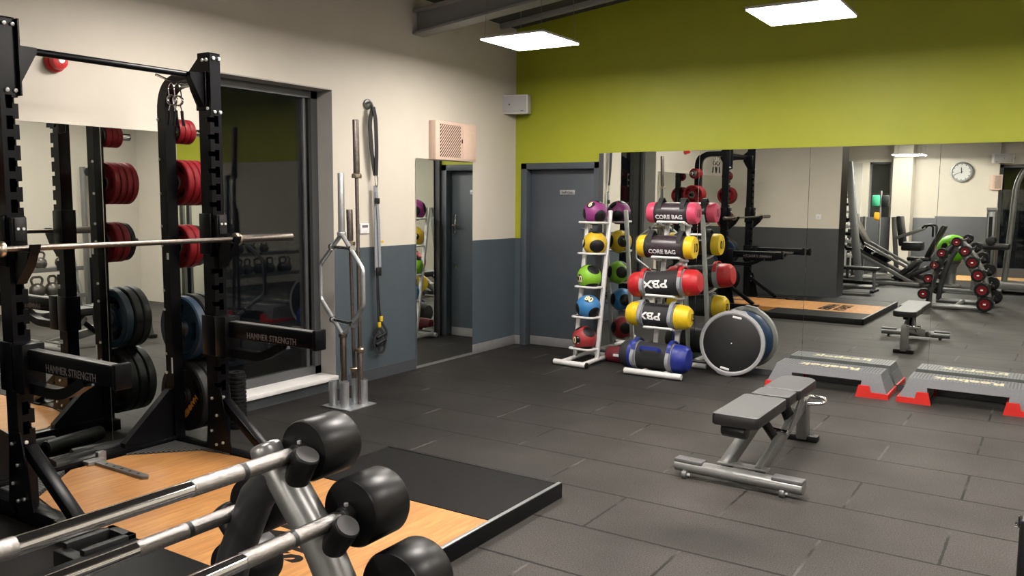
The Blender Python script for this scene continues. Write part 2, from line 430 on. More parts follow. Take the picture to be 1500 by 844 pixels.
# ------------------------------------------------------------------ room shell
GX = 5.95          # right end of the lime wall
YB = -13.3         # back wall
CZ = lambda x: 3.42+.108*x
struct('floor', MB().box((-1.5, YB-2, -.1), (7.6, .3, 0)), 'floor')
struct('wall_left', MB()
    .use(M['cream']).box((-.35, -2.76, 1.18), (0, .3, 3.6)).box((-.35, -3.93, 2.481), (0, -2.76, 3.6)).box((-.35, -7.3, 0), (0, -3.93, 3.6))
    .use(M['slate']).box((-.35, -2.76, 0), (0, .3, 1.18))
    .use(M['skirt_dark']).box((-.35, -3.93, 0), (0, -2.76, .085)), None)
struct('baseboard_left', MB().use(M['skirt_dark']).box((0, -2.76, 0), (.006, -1.711, .10)).use(M['skirt']).box((0, -1.711, 0), (.008, -.816, .026), .002)
    .use(M['skirt']).box((0, -.816, 0), (.008, 0, .10), .002), None)
# window: reveal, sill, aluminium frame, glass
W = struct('window_1', MB().use(M['reveal']).box((-.35, -2.762, .12), (-.001, -2.752, 2.481)).box((-.35, -3.93, 2.472), (-.001, -2.76, 2.482)).box((-.35, -3.94, .12), (-.001, -3.925, 2.481)), None)
part('window_frame', MB().box((-.24, -3.925, .12), (-.17, -3.86, 2.472)).box((-.24, -2.83, .12), (-.17, -2.762, 2.472)).box((-.24, -3.925, 2.41), (-.17, -2.762, 2.472)).box((-.24, -3.925, .12), (-.17, -2.762, .19))
     .box((-.232, -2.90, .19), (-.19, -2.87, 2.41), .004), 'frame_grey', W)
part('window_sill', MB().box((-.30, -3.925, .085), (.035, -2.762, .122), .006), 'white_sill', W, 'white painted sill')
part('pane', MB().box((-.215, -3.86, .19), (-.205, -2.83, 2.41)), 'glass', W)
# green wall with door
struct('wall_far', MB()
    .use(M['green']).box((0, 0, 1.18), (.077, .3, 3.9)).box((.077, 0, 1.992), (1.04, .3, 4.0)).box((1.04, 0, 0), (GX, .3, 4.2))
    .use(M['slate']).box((0, 0, 0), (.077, .3, 1.18))
    .use(M['cream']).box((GX, 0, 0), (7.6, .3, 4.4)), None)
struct('baseboard_far', MB().box((0, -.006, 0), (.077, 0, .1), .002), 'skirt')
D = struct('door_1', MB().box((.077, -.012, 0), (.150, .14, 1.992), .004).box((.967, -.012, 0), (1.04, .14, 1.992), .004).box((.077, -.012, 1.925), (1.04, .14, 1.992), .004), 'door')
part('door_leaf', MB().box((.150, .085, .005), (.967, .13, 1.925), .003), 'door', D)
part('kick_plate', MB().box((.155, .078, .004), (.962, .086, .10), .002), 'skirt', D, 'pale grey kick plate')
s_ = part('door_sign', MB().box((.515, .079, 1.655), (.695, .086, 1.705), .002), 'bright_steel', D, 'small silver sign reading Staff Only')
put_text('lettering', 'Staff Only', .034, 'black_print', s_, (.605, .078, 1.68), (1, 0, 0), (0, 0, 1))
h_ = part('door_handle', MB().box((.885, .062, 1.20), (.925, .086, 1.42), .006).cyl((.905, .075, 1.30), (.905, .03, 1.30), .011).cyl((.905, .035, 1.30), (.80, .035, 1.30), .010), 'chrome', D, 'chrome lever handle on a long plate')
part('keyhole_plate', MB().cyl((.905, .086, .82), (.905, .078, .82), .025), 'chrome', D)
# wall end behind the platform, back wall and its side walls
struct('wall_block', MB()
    .use(M['cream']).box((0, -7.5, 1.155), (1.79, -7.05, 4)).use(M['slate_dark']).box((0, -7.5, 0), (1.79, -7.05, 1.155))
    .use(M['slate_dark']).box((1.79, -7.5, 0), (1.795, -7.05, 1.155)).use(M['reveal']).box((1.79, -7.5, 1.155), (1.795, -7.05, 4)), None)  # upper end face: shade painted in as a thin grey sheet
struct('wall_back', MB()
    .use(M['cream']).box((-1.5, YB-.3, 1.26), (.95, YB, 4)).box((.95, YB-.3, 2.52), (1.42, YB, 4)).box((1.42, YB-.3, 1.26), (3.46, YB, 4)).box((3.46, YB-.3, 2.42), (7.6, YB, 4))
    .box((1.53, YB, 0), (1.93, YB+.4, 4)).box((2.38, YB, 1.30), (3.46, YB+.04, 4)).box((3.46, YB-.1, 0), (3.58, YB+.06, 4))
    .use(M['slate_dark']).box((-1.5, YB-.3, 0), (.95, YB, 1.26)).box((.95, YB-.3, 0), (1.42, YB, 1.26)).box((1.42, YB-.3, 0), (3.46, YB, 1.26)).box((2.38, YB, 0), (3.46, YB+.04, 1.30)).box((3.58, YB-.3, 0), (7.6, YB, .2)), None)
W2 = struct('window_2', MB().box((.95, YB-.2, 1.26), (.99, YB-.1, 2.52)).box((1.38, YB-.2, 1.26), (1.42, YB-.1, 2.52)).box((.95, YB-.2, 2.48), (1.42, YB-.1, 2.52)), 'frame_grey')
part('pane', MB().box((.99, YB-.16, 1.26), (1.38, YB-.15, 2.48)), 'glass', W2)
part('blind', MB().box((.96, YB-.29, 1.26), (1.41, YB-.27, 2.50)), 'reveal', W2)
W3 = struct('window_3', MB().box((3.58, YB-.2, .2), (3.64, YB-.1, 2.42)).box((5.2, YB-.2, .2), (5.26, YB-.1, 2.42)).box((3.58, YB-.2, 2.36), (7.5, YB-.1, 2.42)), 'frame_grey')
part('pane', MB().box((3.64, YB-.16, .2), (7.4, YB-.15, 2.36)), 'glass', W3)
struct('wall_alcove', MB().use(M['cream']).box((-.35, YB, 1.26), (.30, -7.3, 4)).use(M['slate_dark']).box((-.35, YB, 0), (.30, -7.3, 1.26)), None)
struct("wall_right", MB().box((6.95, YB, 0), (7.6, .0, 4.4)), 'cream')
struct('trim_1', MB().box((.50, YB, .0), (.80, YB+.05, 2.50)), 'reveal')
struct('ceiling', MB().prism([(-.35, CZ(-.35)), (7.6, CZ(7.6)), (7.6, CZ(7.6)+.1), (-.35, CZ(-.35)+.1)], (0, .3, 0), (1, 0, 0), (0, 0, 1), 14.0), 'ceil')
for i, y in enumerate((-1.66, -6.2)):
    z0 = 3.08
    def P_(x, dz, y=y): return Vector((x, y, z0+.108*x+dz))
    mb = MB()
    for dz, w, h in ((.012, .16, .024), (.11, .03, .2), (.208, .16, .024)):
        mb.beam(P_(0, dz), P_(7.2, dz), w, h, .002)
    struct('trim_%d' % (i+2), mb, 'beam')
struct('trim_4', MB().beam((0, -.3, 3.40), (7.2, -.3, 3.40+.778), .06, .06), 'beam')
# pale oak floor at the back right
struct('floor', MB().box((2.9, YB, 0), (7.2, -11.9, .012)), 'wood_floor', org=(2.9, -12, 0))

# ------------------------------------------------------------------ mirrors
def mirror_panel(c, w, h, th, n, label, group):
    """c = centre of the reflecting face, n = its (horizontal) normal"""
    n = Vector(n).normalized(); u = n.cross(Vector((0, 0, 1))); c = Vector(c)
    mb = MB(); m = Matrix(((u.x, n.x, 0, c.x), (u.y, n.y, 0, c.y), (0, 0, 1, c.z), (0, 0, 0, 1)))
    mb.box((-w/2, -th, -h/2), (w/2, 0, h/2), .0015, m, 1)
    o = solo('wall_mirror', mb, 'mirror', label, 'mirror', tuple(c-Vector((0, 0, h/2))), group)
    return o
ztop = 2.078; zb = .05
xs = [1.106, 2.122, 3.141, 4.175, 5.19, GX]
EPS = [0., .002, .010, .010, .010]
MLAB = ['left-end wall mirror panel beside the staff door, behind the medicine ball rack', 'tall wall mirror panel behind the striped rack of core bags',
        'tall wall mirror panel behind the left aerobic step', 'tall wall mirror panel behind the right aerobic step', 'tall wall mirror panel at the right end of the lime wall']
for i in range(5):
    a, b = xs[i]+.0004, xs[i+1]-.0004; xm = (a+b)/2
    y = -.070 if EPS[i] < .005 else -.05-.010*(xm-1)
    mirror_panel((xm, y, (ztop+zb)/2), b-a, ztop-zb, .006, (-EPS[i], -1, 0), MLAB[i], 'mirror panels along the lime wall')
# the batten wall that carries them
struct('trim_5', MB().box((1.041, -.045, 0), (GX, 0, ztop-.003)).box((1.106, -.075, 0), (GX, 0, .048)), 'slate_dark')
mirror_panel((.012, -1.2635, 1.0015), .895, 1.947, .006, (1, 0, 0), 'narrow wall mirror on the cream wall under the beige vent', 'mirrors on the window wall')
zt = 2.03
for y0, y1, lab in ((-4.765, -4.0, 'wall mirror panel behind the far half of the power rack'), (-5.78, -4.768, 'wall mirror panel behind the near half of the power rack'), (-6.9, -5.783, 'wall mirror panel at the left frame edge beside the power rack')):
    mirror_panel((.012, (y0+y1)/2, (zt+.03)/2), y1-y0, zt-.03, .006, (1, 0, 0), lab, 'mirrors on the window wall')

# ------------------------------------------------------------------ ceiling lights
LAB = {(0, 0): 'left of the two lit square ceiling panels, near the corner speaker', (1, 0): 'right of the two lit square ceiling panels, above the lime wall'}
proto = None
def light_panel(x, y, z, label, m='lamp', rod=True):
    t = thing('ceiling_light', label, 'light', (x, y, z), 0, 'square LED panels hung from the ceiling')
    part('housing', MB().box((-.3, -.3, .004), (.3, .3, .022), .003), 'speaker_white', t)
    part('diffuser', MB().box((-.292, -.292, -.004), (.292, .292, .0035)), m, t)
    top = CZ(x)-z
    for sx in (-.27, .27):
        for sy in (-.27, .27):
            part('hanging_wire', MB().tube([(sx, sy, .02), (sx*.9, sy*.9, top+.108*sx)], .0022, 6), 'silver', t)
    return t
lights = [(1.275, -1.765, 2.893), (3.46, -1.765, 2.88), (5.64, -1.765, 2.87), (1.28, -4.35, 2.87), (3.46, -4.35, 2.87), (5.64, -4.35, 2.87), (3.46, -6.95, 2.87), (5.64, -6.95, 2.87)]
for i, (x, y, z) in enumerate(lights):
    light_panel(x, y, z, LAB.get((i, 0)) if i < 2 else 'lit square ceiling panel overhead, outside the picture', 'lamp_near' if i == 4 else ('lamp_dim' if i > 5 else 'lamp'))
light_panel(1.98, -12.1, 2.60, 'lit ceiling panel seen in the mirror above the bright cream pillar', 'lamp_back')
light_panel(4.4, -11.0, 2.87, 'lit square ceiling panel overhead, outside the picture')

# ------------------------------------------------------------------ fittings on the walls
sp = thing('wall_speaker', 'off-white loudspeaker mounted high in the corner of cream and lime walls', 'speaker', (.075, -.17, 2.50))
def spk(sp):
    # front faces out of the corner at 45 degrees-ish
    n = Vector((.30, -.95, -.06)).normalized(); u = Vector((.95, .30, 0)).normalized(); v = u.cross(n)*-1
    v = n.cross(u) if n.cross(u).z > 0 else u.cross(n)
    c = Vector((-.01, -.06, .10))
    m = Matrix(((u.x, n.x, v.x, c.x), (u.y, n.y, v.y, c.y), (u.z, n.z, v.z, c.z), (0, 0, 0, 1)))
    mb = MB(); mb.box((-.20, -.16, -.10), (.20, 0, .10), .012, m); part('cabinet', mb, 'speaker_white', sp)
    mb = MB(); mb.box((-.175, -.002, -.085), (.185, .006, .085), .006, m); g = part('grille', mb, 'speaker_grille', sp)
    mb = MB(); mb.cyl((0, 0, 0), (0, .009, 0), .008).xf(m); part('driver_cap', mb, 'black_plastic', g)
    mb = MB(); mb.box((.12, .005, -.072), (.155, .0075, -.064), 0, m); part('badge', mb, 'black_plastic', g)
    mb = MB(); mb.box((-.06, -.30, -.02), (-.02, -.1, .02), .003, m).box((-.22, -.14, -.04), (-.20, -.06, .03), .004, m); part('bracket', mb, 'black_metal', sp)
spk(sp)
sp2 = copy_thing(sp, (3.62, YB+.22, 2.44), 'off-white loudspeaker on the back wall, seen only in the mirror', PI*.8)
# beige vent
V = thing('wall_vent', 'pinkish beige ventilation grille with diagonal slats above the narrow mirror', 'vent', (.0, -1.17, 1.97))
part('casing', MB().box((0, -.34, 0), (.085, .31, .365), .006), 'vent_pink', V)
part('grille_recess', MB().box((.078, -.275, .03), (.0865, .05, .335)), 'vent_dark', V, 'dark slatted opening')
mb = MB()
def clipseg(a, b, y0, y1, z0, z1):
    t0, t1 = 0., 1.; d = (b[0]-a[0], b[1]-a[1])
    for p, q in ((-d[0], a[0]-y0), (d[0], y1-a[0]), (-d[1], a[1]-z0), (d[1], z1-a[1])):
        if abs(p) < 1e-9:
            if q < 0: return None
        else:
            r = q/p
            if p < 0: t0 = max(t0, r)
            else: t1 = min(t1, r)
    if t0 >= t1: return None
    return (a[0]+d[0]*t0, a[1]+d[1]*t0), (a[0]+d[0]*t1, a[1]+d[1]*t1)
for k in range(-10, 22):
    y = -.275+k*.032
    seg_ = clipseg((y-.4, -.38+.03), (y+.4, .42+.03), -.275, .05, .03, .335)
    if seg_:
        (ya, za), (yb, zb2) = seg_
        if math.hypot(yb-ya, zb2-za) > .02: mb.beam((.089, ya, za), (.089, yb, zb2), .003, .0105, .0, up=(0, 1, -1))
part('slats', mb, 'vent_pink', V)
part('latch', MB().box((.085, .066, .17), (.092, .078, .21), .002), 'black_plastic', V)
part('side_cover', MB().box((.085, .09, .015), (.090, .30, .35), .003), 'vent_pink', V)
# alarm beacon
A = thing('alarm_beacon', 'round red fire alarm sounder high on the cream wall above the rack mirror', 'alarm', (-.003, -5.03, 2.385))
part('base', MB().lathe([(0, 0), (.055, 0), (.06, .01), (.06, .03), (.05, .04), (0, .04)], (0, 0, 0), (1, 0, 0), 32), 'alarm_red', A)
part('dome', MB().lathe([(.046, .04), (.048, .06), (.044, .085), (.03, .092), (0, .094)], (0, 0, 0), (1, 0, 0), 32), 'alarm_red', A)
part('lens', MB().lathe([(.018, .09), (.018, .098), (0, .1)], (0, 0, .005), (1, 0, 0), 20), 'white_print', A, 'white lens')
# small notice / switch plate
S = thing('switch_plate', 'small white wall plate with printed label beside the hanging straps', 'switch', (0, -2.40, 1.30))
part('plate', MB().box((0, -.055, 0), (.012, .055, .085), .003), 'paper', S)
part('label_strip', MB().box((.012, -.035, .05), (.0135, .035, .072)), 'grey_print', S)
S = thing('light_switch', 'white light switch on the cream wall end behind the lifting platform', 'switch', (1.453, -7.05, 1.30))
part('plate', MB().box((-.045, 0, 0), (.045, .012, .09), .003), 'paper', S); part('rocker', MB().box((-.015, .012, .025), (.015, .018, .065), .003), 'speaker_white', S)
# clock
K = thing('wall_clock', 'round silver-rimmed wall clock on the back wall, seen in the mirror', 'clock', (2.86, YB+.04, 2.27))
part('rim', MB().lathe([(.175, 0), (.215, 0), (.222, .02), (.215, .05), (.195, .055), (.190, .03), (.175, .03)], (0, 0, 0), (0, 1, 0), 48), 'silver', K)
f_ = part('dial', MB().cyl((0, 0, 0), (0, .028, 0), .192, seg=48), 'clock_face', K)
mb = MB()
for k in range(12):
    a = 2*PI*k/12; p = Vector((math.sin(a), 0, math.cos(a))); mb.beam(p*.15+Vector((0, .029, 0)), p*.178+Vector((0, .029, 0)), .012, .002, 0, up=(0, 1, 0))
part('hour_marks', mb, 'black_print', K)
for nm, ang, ln, w in (('hour_hand', -6, .10, .014), ('minute_hand', 248, .155, .009)):
    a = R(ang); p = Vector((math.sin(a), 0, math.cos(a)))
    part(nm, MB().beam(p*-.03+Vector((0, .033, 0)), p*ln+Vector((0, .033, 0)), w, .003, 0, up=(0, 1, 0)), 'black_print', K)
V2 = copy_thing(V, (3.60, YB+.02, 1.80), 'narrow pinkish vent on the back wall pillar, seen in the mirror')
V2.rotation_euler = (0, 0, PI/2); V2.scale = (.6, .35, .9); V2.location = (3.53, YB+.06, 1.88)

# ------------------------------------------------------------------ lifting platform
PZ = .074
YM = -5.1475       # centre line of the rack
P = thing('lifting_platform', 'black-edged lifting platform with honey oak boards under the power rack', 'platform', (1.64, YM, 0))
def loc(*pts): return [(x-1.64, y-YM) for x, y in pts]
def flat(poly, z0, z1): 
    mb = MB(); mb.prism(poly, (0, 0, z0), (1, 0, 0), (0, 1, 0), z1-z0); return mb
woodpoly = loc((.47, -5.30), (.47, -4.98), (.76, -4.66), (1.05, -4.605), (2.845, -4.605), (2.845, -5.66), (1.05, -5.69), (.76, -5.63))
part('wooden_inlay', flat(woodpoly, .012, PZ), 'wood', P)
for ya, yb in ((-4.60, -3.965), (-6.33, -5.665)):
    part('rubber_mat', flat(loc((1.64, ya), (2.845, ya), (2.845, yb), (1.64, yb)), .012, PZ+.002), 'mat_rubber', P)
part('base_board', flat(loc((.44, -5.67), (.44, -4.62), (1.64, -4.60), (1.64, -3.96), (2.85, -3.96), (2.85, -6.335), (1.64, -6.335), (1.64, -5.69)), 0, .012), 'black_plastic', P)
mb = MB()
mb.box((2.848-1.64, -6.34-YM, 0), (2.872-1.64, -3.955-YM, .082), .003)
part('front_edge', mb, 'black_metal', P)
part('edge_trim', MB().box((2.846-1.64, -6.34-YM, .0815), (2.866-1.64, -3.955-YM, .0835), .0005), 'bright_steel', P, 'thin bright metal edge strip')
for y, s in ((-3.962, 1), (-6.338, -1)):
    part('side_edge', MB().box((0, y-YM-.008, 0), (1.21, y-YM+.008, .079), .002), 'black_rubber', P)
for pts in (((.46, -4.96), (.46, -4.62), (1.03, -4.60), (.75, -4.64)), ((.46, -5.33), (.75, -5.65), (1.03, -5.69), (.46, -5.68))):
    part('tread_corner', flat(loc(*pts), .012, PZ+.004), 'tread', P, 'chequer plate corner')
# logo on the boards, read from the open side
for s, x, sz in (('HAMMER', 2.165, .225), ('STRENGTH', 2.365, .20)):
    put_text('lettering', s, sz, 'black_print', P, (x-1.64, -5.10-YM, PZ+.0005), (0, 1, 0), (-1, 0, 0), .001, bold=.011, sx=.80 if s == 'HAMMER' else .70)
mb = MB(); mb.box((1.46-1.64, -5.90-YM, 0), (1.50-1.64, -5.66-YM, .095), .003).box((1.60-1.64, -5.90-YM, 0), (1.64-1.64, -5.66-YM, .095), .003).box((1.46-1.64, -5.70-YM, 0), (1.64-1.64, -5.66-YM, .095), .003).box((1.46-1.64, -5.94-YM, 0), (1.64-1.64, -5.88-YM, .07), .003).box((1.46-1.64, -5.90-YM, 0), (1.64-1.64, -5.66-YM, .02))
part('anchor_channel', mb, 'black_plastic', P)

# ------------------------------------------------------------------ power rack
RO = Vector((.60, YM, 0))
K = thing('power_rack', 'tall black half rack bolted together on the wooden platform, pull-up bar across its top', 'rack', tuple(RO))
class RB(MB):
    def mesh(s, name, mats, org=(0, 0, 0), sharp=35): return MB.mesh(s, name, mats, tuple(RO), sharp)
def sy(y, s): return y if s > 0 else 2*YM-y      # s=+1 far side, -1 near side
UX0, UX1 = .77, .87
for s in (1, -1):
    yc = sy(-4.57, s)
    # front upright with keyhole slots cut into the front face
    mb = RB()
    # a U channel (side and back walls) with the front plate built from strips around each slot
    y0, y1 = yc-.04, yc+.04
    # open on the inner edge, running to the middle and dropping
    inn = -s; e = .006; XN = UX1-.035
    yi_, yo_ = (y0, y1) if inn < 0 else (y1, y0)      # inner and outer side faces
    def bx_(xa, xb, ya, yb, za, zb): mb.box((min(xa, xb), min(ya, yb), za), (max(xa, xb), max(ya, yb), zb))
    bx_(UX0, UX1-e, yo_, yo_-inn*-e if False else yo_+inn*e, .02, 2.43)
    bx_(UX0, XN, yi_, yi_-inn*e, .02, 2.43)
    bx_(UX0, UX0+e, y0, y1, .02, 2.43); bx_(UX0, UX1, y0, y1, 2.424, 2.43)
    slots = [z for z in [2.040-.098*k for k in range(20)] if z > .42]
    # three bands of the front plate: outer, slot column, inner edge
    c0, c1 = yo_+inn*.022, yo_+inn*.052
    bx_(UX1-e, UX1, yo_, c0, .02, 2.43)
    z = 2.43
    for zc in slots: bx_(UX1-e, UX1, c0, c1, zc+.033, z); z = zc-.030
    bx_(UX1-e, UX1, c0, c1, .02, z)
    z = 2.43
    for zc in slots: bx_(UX1-e, UX1, c1, yi_, zc+.022, z); bx_(XN, UX1-e, yi_, yi_-inn*e, zc+.022, z); z = zc-.006
    bx_(UX1-e, UX1, c1, yi_, .02, z); bx_(XN, UX1-e, yi_, yi_-inn*e, .02, z)
    up = part('front_upright', mb, 'black_metal', K)
    # rear upright, curving forward at the top to meet the front one
    yr = yc
    path = fillet([(.40, yr, .02), (.40, yr, 2.295), (.80, yr, 2.295)], .26, 10)
    part('rear_upright', RB().tube(path, 0, flat=(.070, .075), ref=(-1, 0, 0)), 'black_metal', K)
    # top gusset plates each side of the upright
    ys = yc-.052
    gp = [(.705, 2.23), (.705, 2.335), (.79, 2.405), (.825, 2.425), (.895, 2.425), (.895, 2.07), (.80, 2.07)]
    for yy in ((yc-.050,) if s > 0 else (yc+.042,)):
        g = part('top_gusset', RB().prism(gp, (0, yy+.008, 0), (1, 0, 0), (0, 0, 1), .008), 'black_metal', K)
    for yy in (yc-.0505, ):
        for bx, bz in ((.835, 2.385), (.87, 2.385), (.835, 2.11), (.87, 2.11), (.745, 2.26)):
            part('bolt', RB().cyl((bx, yy, bz), (bx, yy-.010, bz), .010, seg=10, bev=.002), 'bolt', K)
    for bz in (2.40, 2.385-.29):
        for by in (yc-.01, yc+.028):
            part('bolt', RB().cyl((UX1+.001, by, bz), (UX1+.012, by, bz-.002), .010, seg=10, bev=.002), 'bolt', K)
    # brackets of the pull-up bar (inner side)
    yi = yc - s*.050
    part('bar_bracket', RB().box((.775, min(yi, yi-s*.012), 2.10), (.865, max(yi, yi-s*.012), 2.32), .004).prism([(0, 2.31), (-s*.10, 2.31), (-s*.10, 2.285), (-s*.012, 2.12), (0, 2.12)], (.80, yi, 0), (0, 1, 0), (0, 0, 1), .05), 'black_metal', K)
    # base side tube, front brace, foot
    part('base_tube', RB().box((.30, yc-.04, .012), (1.36, yc+.04, .085), .004), 'black_metal', K)
    part('front_brace', RB().beam((.885, yc, .375), (1.295, yc, .095), .06, .05, .004), 'black_metal', K)
    part('foot_plate', RB().box((1.17, yc-.055, .075), (1.37, yc+.055, .089), .003), 'black_metal', K)
    for bx, bz in ((.873, .405), (.873, .33)):
        part('bolt', RB().cyl((bx, yc-.012, bz), (bx+.012, yc-.012, bz), .010, seg=10, bev=.002), 'bolt', K)
    part('base_gusset', RB().prism([(.76, .085), (.99, .085), (.90, .46), (.80, .46)], (0, yc-.042, 0), (1, 0, 0), (0, 0, 1), .008), 'black_metal', K)
    for bx, bz in ((.83, .40), (.87, .30), (.82, .20), (.92, .14), (.86, .12)):
        part('bolt', RB().cyl((bx, yc-.050, bz), (bx, yc-.060, bz), .009, seg=10, bev=.002), 'bolt', K)
    # rear gusset reaching along the crossmember towards the middle
    part('rear_gusset', RB().prism([(yc-s*.03, .10), (yc-s*.37, .10), (yc-s*.37, .125), (yc-s*.06, .40), (yc-s*.03, .40)], (.375 if s > 0 else .375, 0, 0), (0, 1, 0), (0, 0, 1), .05), 'black_metal', K)
    for zz in (2.07, 1.83, 1.62, 1.42, 1.30, 1.02, .90, .62, .50):
        part('bolt', RB().cyl((.372, yc-.035, zz), (.372, yc-.044, zz), .009, seg=10, bev=.002), 'bolt', K)
    # plate storage horns pointing outward
    for zc, ln, mm, rr in ((2.005, .215, 'chrome', .024), (1.69, .24, 'black_metal', .024), (1.292, .24, 'black_metal', .024), (.772, .27, 'dark_steel', .024), (.335, .27, 'black_metal', .024)):
        ya = yc+s*.035
        part('storage_horn', RB().cyl((.40, ya, zc), (.40, ya+s*ln, zc), rr, seg=24, bev=.004).cyl((.40, ya, zc), (.40, ya+s*.008, zc), .042, seg=24), mm, K)
    # J-hooks
    j = part('j_hook', RB().box((UX0-.012, y0-.012, 1.265), (UX1-.012, y0-.002, 1.505), .003).box((UX0-.012, y1+.002, 1.265), (UX1-.012, y1+.012, 1.505), .003).box((UX0-.014, y0-.012, 1.265), (UX0-.003, y1+.012, 1.505), .003)
             .box((UX1+.003, yc-.036, 1.30), (UX1+.030, yc+.036, 1.50), .004).prism([(UX1+.02, 1.335), (1.028, 1.335), (1.04, 1.375), (1.028, 1.375), (1.015, 1.328), (.985, 1.27), (UX1+.02, 1.18)], (0, yc+.024, 0), (1, 0, 0), (0, 0, 1), .048), 'black_metal', K)
    part('liner', RB().box((UX1+.030, yc-.026, 1.385), (UX1+.040, yc+.026, 1.495), .004).box((UX1+.03, yc-.026, 1.335), (1.025, yc+.026, 1.342), .002), 'black_plastic', j, 'smooth black plastic liner')
    for by in (yc-.013, yc+.013): part('bolt', RB().cyl((UX1+.04, by, 1.445), (UX1+.046, by, 1.445), .007, seg=10), 'bolt', j)
    # safety arm with its housing, lower brace and end plate
    bm_ = part('safety_arm', RB().box((UX1+.02, yc-.028, .778), (1.675, yc+.028, .870), .005), 'black_metal', K)
    part('housing', RB().box((UX0-.014, y0-.014, .66), (UX1-.008, y0-.002, .90), .003).box((UX0-.014, y1+.002, .66), (UX1-.008, y1+.014, .90), .003).box((UX0-.016, y0-.014, .66), (UX0-.003, y1+.014, .90), .003).box((UX1+.003, y0-.014, .66), (UX1+.10, y1+.014, .90), .004), 'black_metal', bm_)
    part('top_strip', RB().box((UX1+.10, yc-.024, .870), (1.672, yc+.024, .875), .002), 'silver_dark', bm_, 'worn steel strip along the top')
    part('end_plate', RB().box((1.672, yc-.040, .772), (1.70, yc+.040, .886), .006), 'black_metal', bm_)
    part('lower_brace', RB().tube(fillet([(UX1+.06, yc, .685), (1.24, yc, .685), (1.42, yc, .775)], .14, 8), 0, flat=(.05, .05), ref=(0, 1, 0)), 'black_metal', bm_)
    put_text('lettering', 'HAMMER STRENGTH', .050, 'grey_print', bm_, Vector((1.335, yc-.0315, .805))-RO, (1, 0, 0), (0, 0, 1), .001, bold=.0004, sx=.88)
    put_text('lettering', 'HAMMER STRENGTH', .050, 'grey_print', bm_, Vector((1.335, yc+.0315, .805))-RO, (-1, 0, 0), (0, 0, 1), .001, bold=.0004, sx=.88)
part('pull_up_bar', RB().cyl((.805, -5.69, 2.297), (.805, -4.61, 2.297), .0175, seg=20), 'black_metal', K)
part('crossmember', RB().box((.36, -5.69, .03), (.44, -4.60, .10), .004), 'black_metal', K)
part('warning_sticker', RB().box((.42, -4.607, .50), (.432, -4.6045, .60)), 'paper', K, 'white and orange warning sticker')
part('warning_sticker', RB().box((.41, -4.607, 1.215), (.43, -4.6045, 1.255)), 'paper', K, 'small white sticker')
# clip hanger: two chrome prongs from the curved tube
part('clip_hanger', RB().tube(fillet([(.70, -4.60, 2.285), (.66, -4.63, 2.275), (.60, -4.68, 2.280), (.55, -4.735, 2.312)], .04, 5), .007, 10).tube(fillet([(.72, -4.60, 2.265), (.69, -4.64, 2.262), (.64, -4.70, 2.270), (.59, -4.755, 2.305)], .04, 5), .007, 10), 'chrome', K)

# ------------------------------------------------------------------ spring collars hanging from the rack
def spring_clip(o, label):
    t = thing('spring_clip', label, 'clip', o, R(20), 'spring clips hung on the rack')
    z0 = -.10
    mb = MB()
    pts = []
    for k in range(73):
        a = 2*PI*k/24+.6; pts.append((.028*math.cos(a), (k/72-.5)*.022, z0+.028*math.sin(a)))
    mb.tube(pts, .0038, 8)
    part('coil', mb, 'chrome', t)
    part('hanging_loop', MB().tube(fillet([(-.018, .0, z0+.02), (-.022, 0, -.02), (0, 0, .004), (.016, 0, -.02), (.020, .006, z0+.02)], .02, 4), .0035, 8), 'chrome', t)
    for sx in (-1, 1):
        part('wire_arm', MB().tube([(sx*.012, 0, z0-.025), (sx*.022, 0, z0-.055), (sx*.024, 0, z0-.07)], .0036, 8), 'chrome', t)
        part('handle_grip', MB().tube([(sx*.024, 0, z0-.06), (sx*.026, 0, z0-.10), (sx*.034, 0, z0-.145)], .009, 12), 'black_rubber', t)
    return t
spring_clip((.600, -4.665, 2.268), 'chrome spring clip with black grips, nearer the curved post on the rack hanger')
spring_clip((.655, -4.665, 2.262), 'chrome spring clip with black grips, nearer the front upright on the rack hanger')

# ------------------------------------------------------------------ weight plates
def plate_mesh(Rr, th, bore=.0255):
    """disc with three grip openings, raised rim and raised hub; axis along Y"""
    mb = MB(); NS = 72
    rad = [bore, Rr*.26, Rr*.32, Rr*.48, Rr*.74, Rr*.80, Rr*.96, Rr]
    tk = [th*.5, th*.5, th*.26, th*.22, th*.22, th*.5, th*.5, th*.36]
    vt = [[[mb.bm.verts.new((r*math.cos(2*PI*k/NS), sgn*t, r*math.sin(2*PI*k/NS))) for k in range(NS)] for sgn in (-1, 1)] for r, t in zip(rad, tk)]
    def hole(ri, k):
        if ri != 3: return False
        a = (k+.5)/NS*3 % 1.0
        return .24 < a < .76
    for i in range(len(rad)-1):
        for k in range(NS):
            k2 = (k+1) % NS
            if hole(i, k):
                if not hole(i, k-1): mb._f((vt[i][0][k], vt[i+1][0][k], vt[i+1][1][k], vt[i][1][k]))
                if not hole(i, k+1): mb._f((vt[i][0][k2], vt[i+1][0][k2], vt[i+1][1][k2], vt[i][1][k2]))
                mb._f((vt[i][0][k], vt[i][0][k2], vt[i][1][k2], vt[i][1][k]))
                mb._f((vt[i+1][0][k], vt[i+1][0][k2], vt[i+1][1][k2], vt[i+1][1][k]))
                continue
            for sd in (0, 1): mb._f((vt[i][sd][k], vt[i][sd][k2], vt[i+1][sd][k2], vt[i+1][sd][k]))
    for k in range(NS):
        k2 = (k+1) % NS
        mb._f((vt[-1][0][k], vt[-1][0][k2], vt[-1][1][k2], vt[-1][1][k])); mb._f((vt[0][0][k], vt[0][0][k2], vt[0][1][k2], vt[0][1][k]))
    return mb
PM = {}
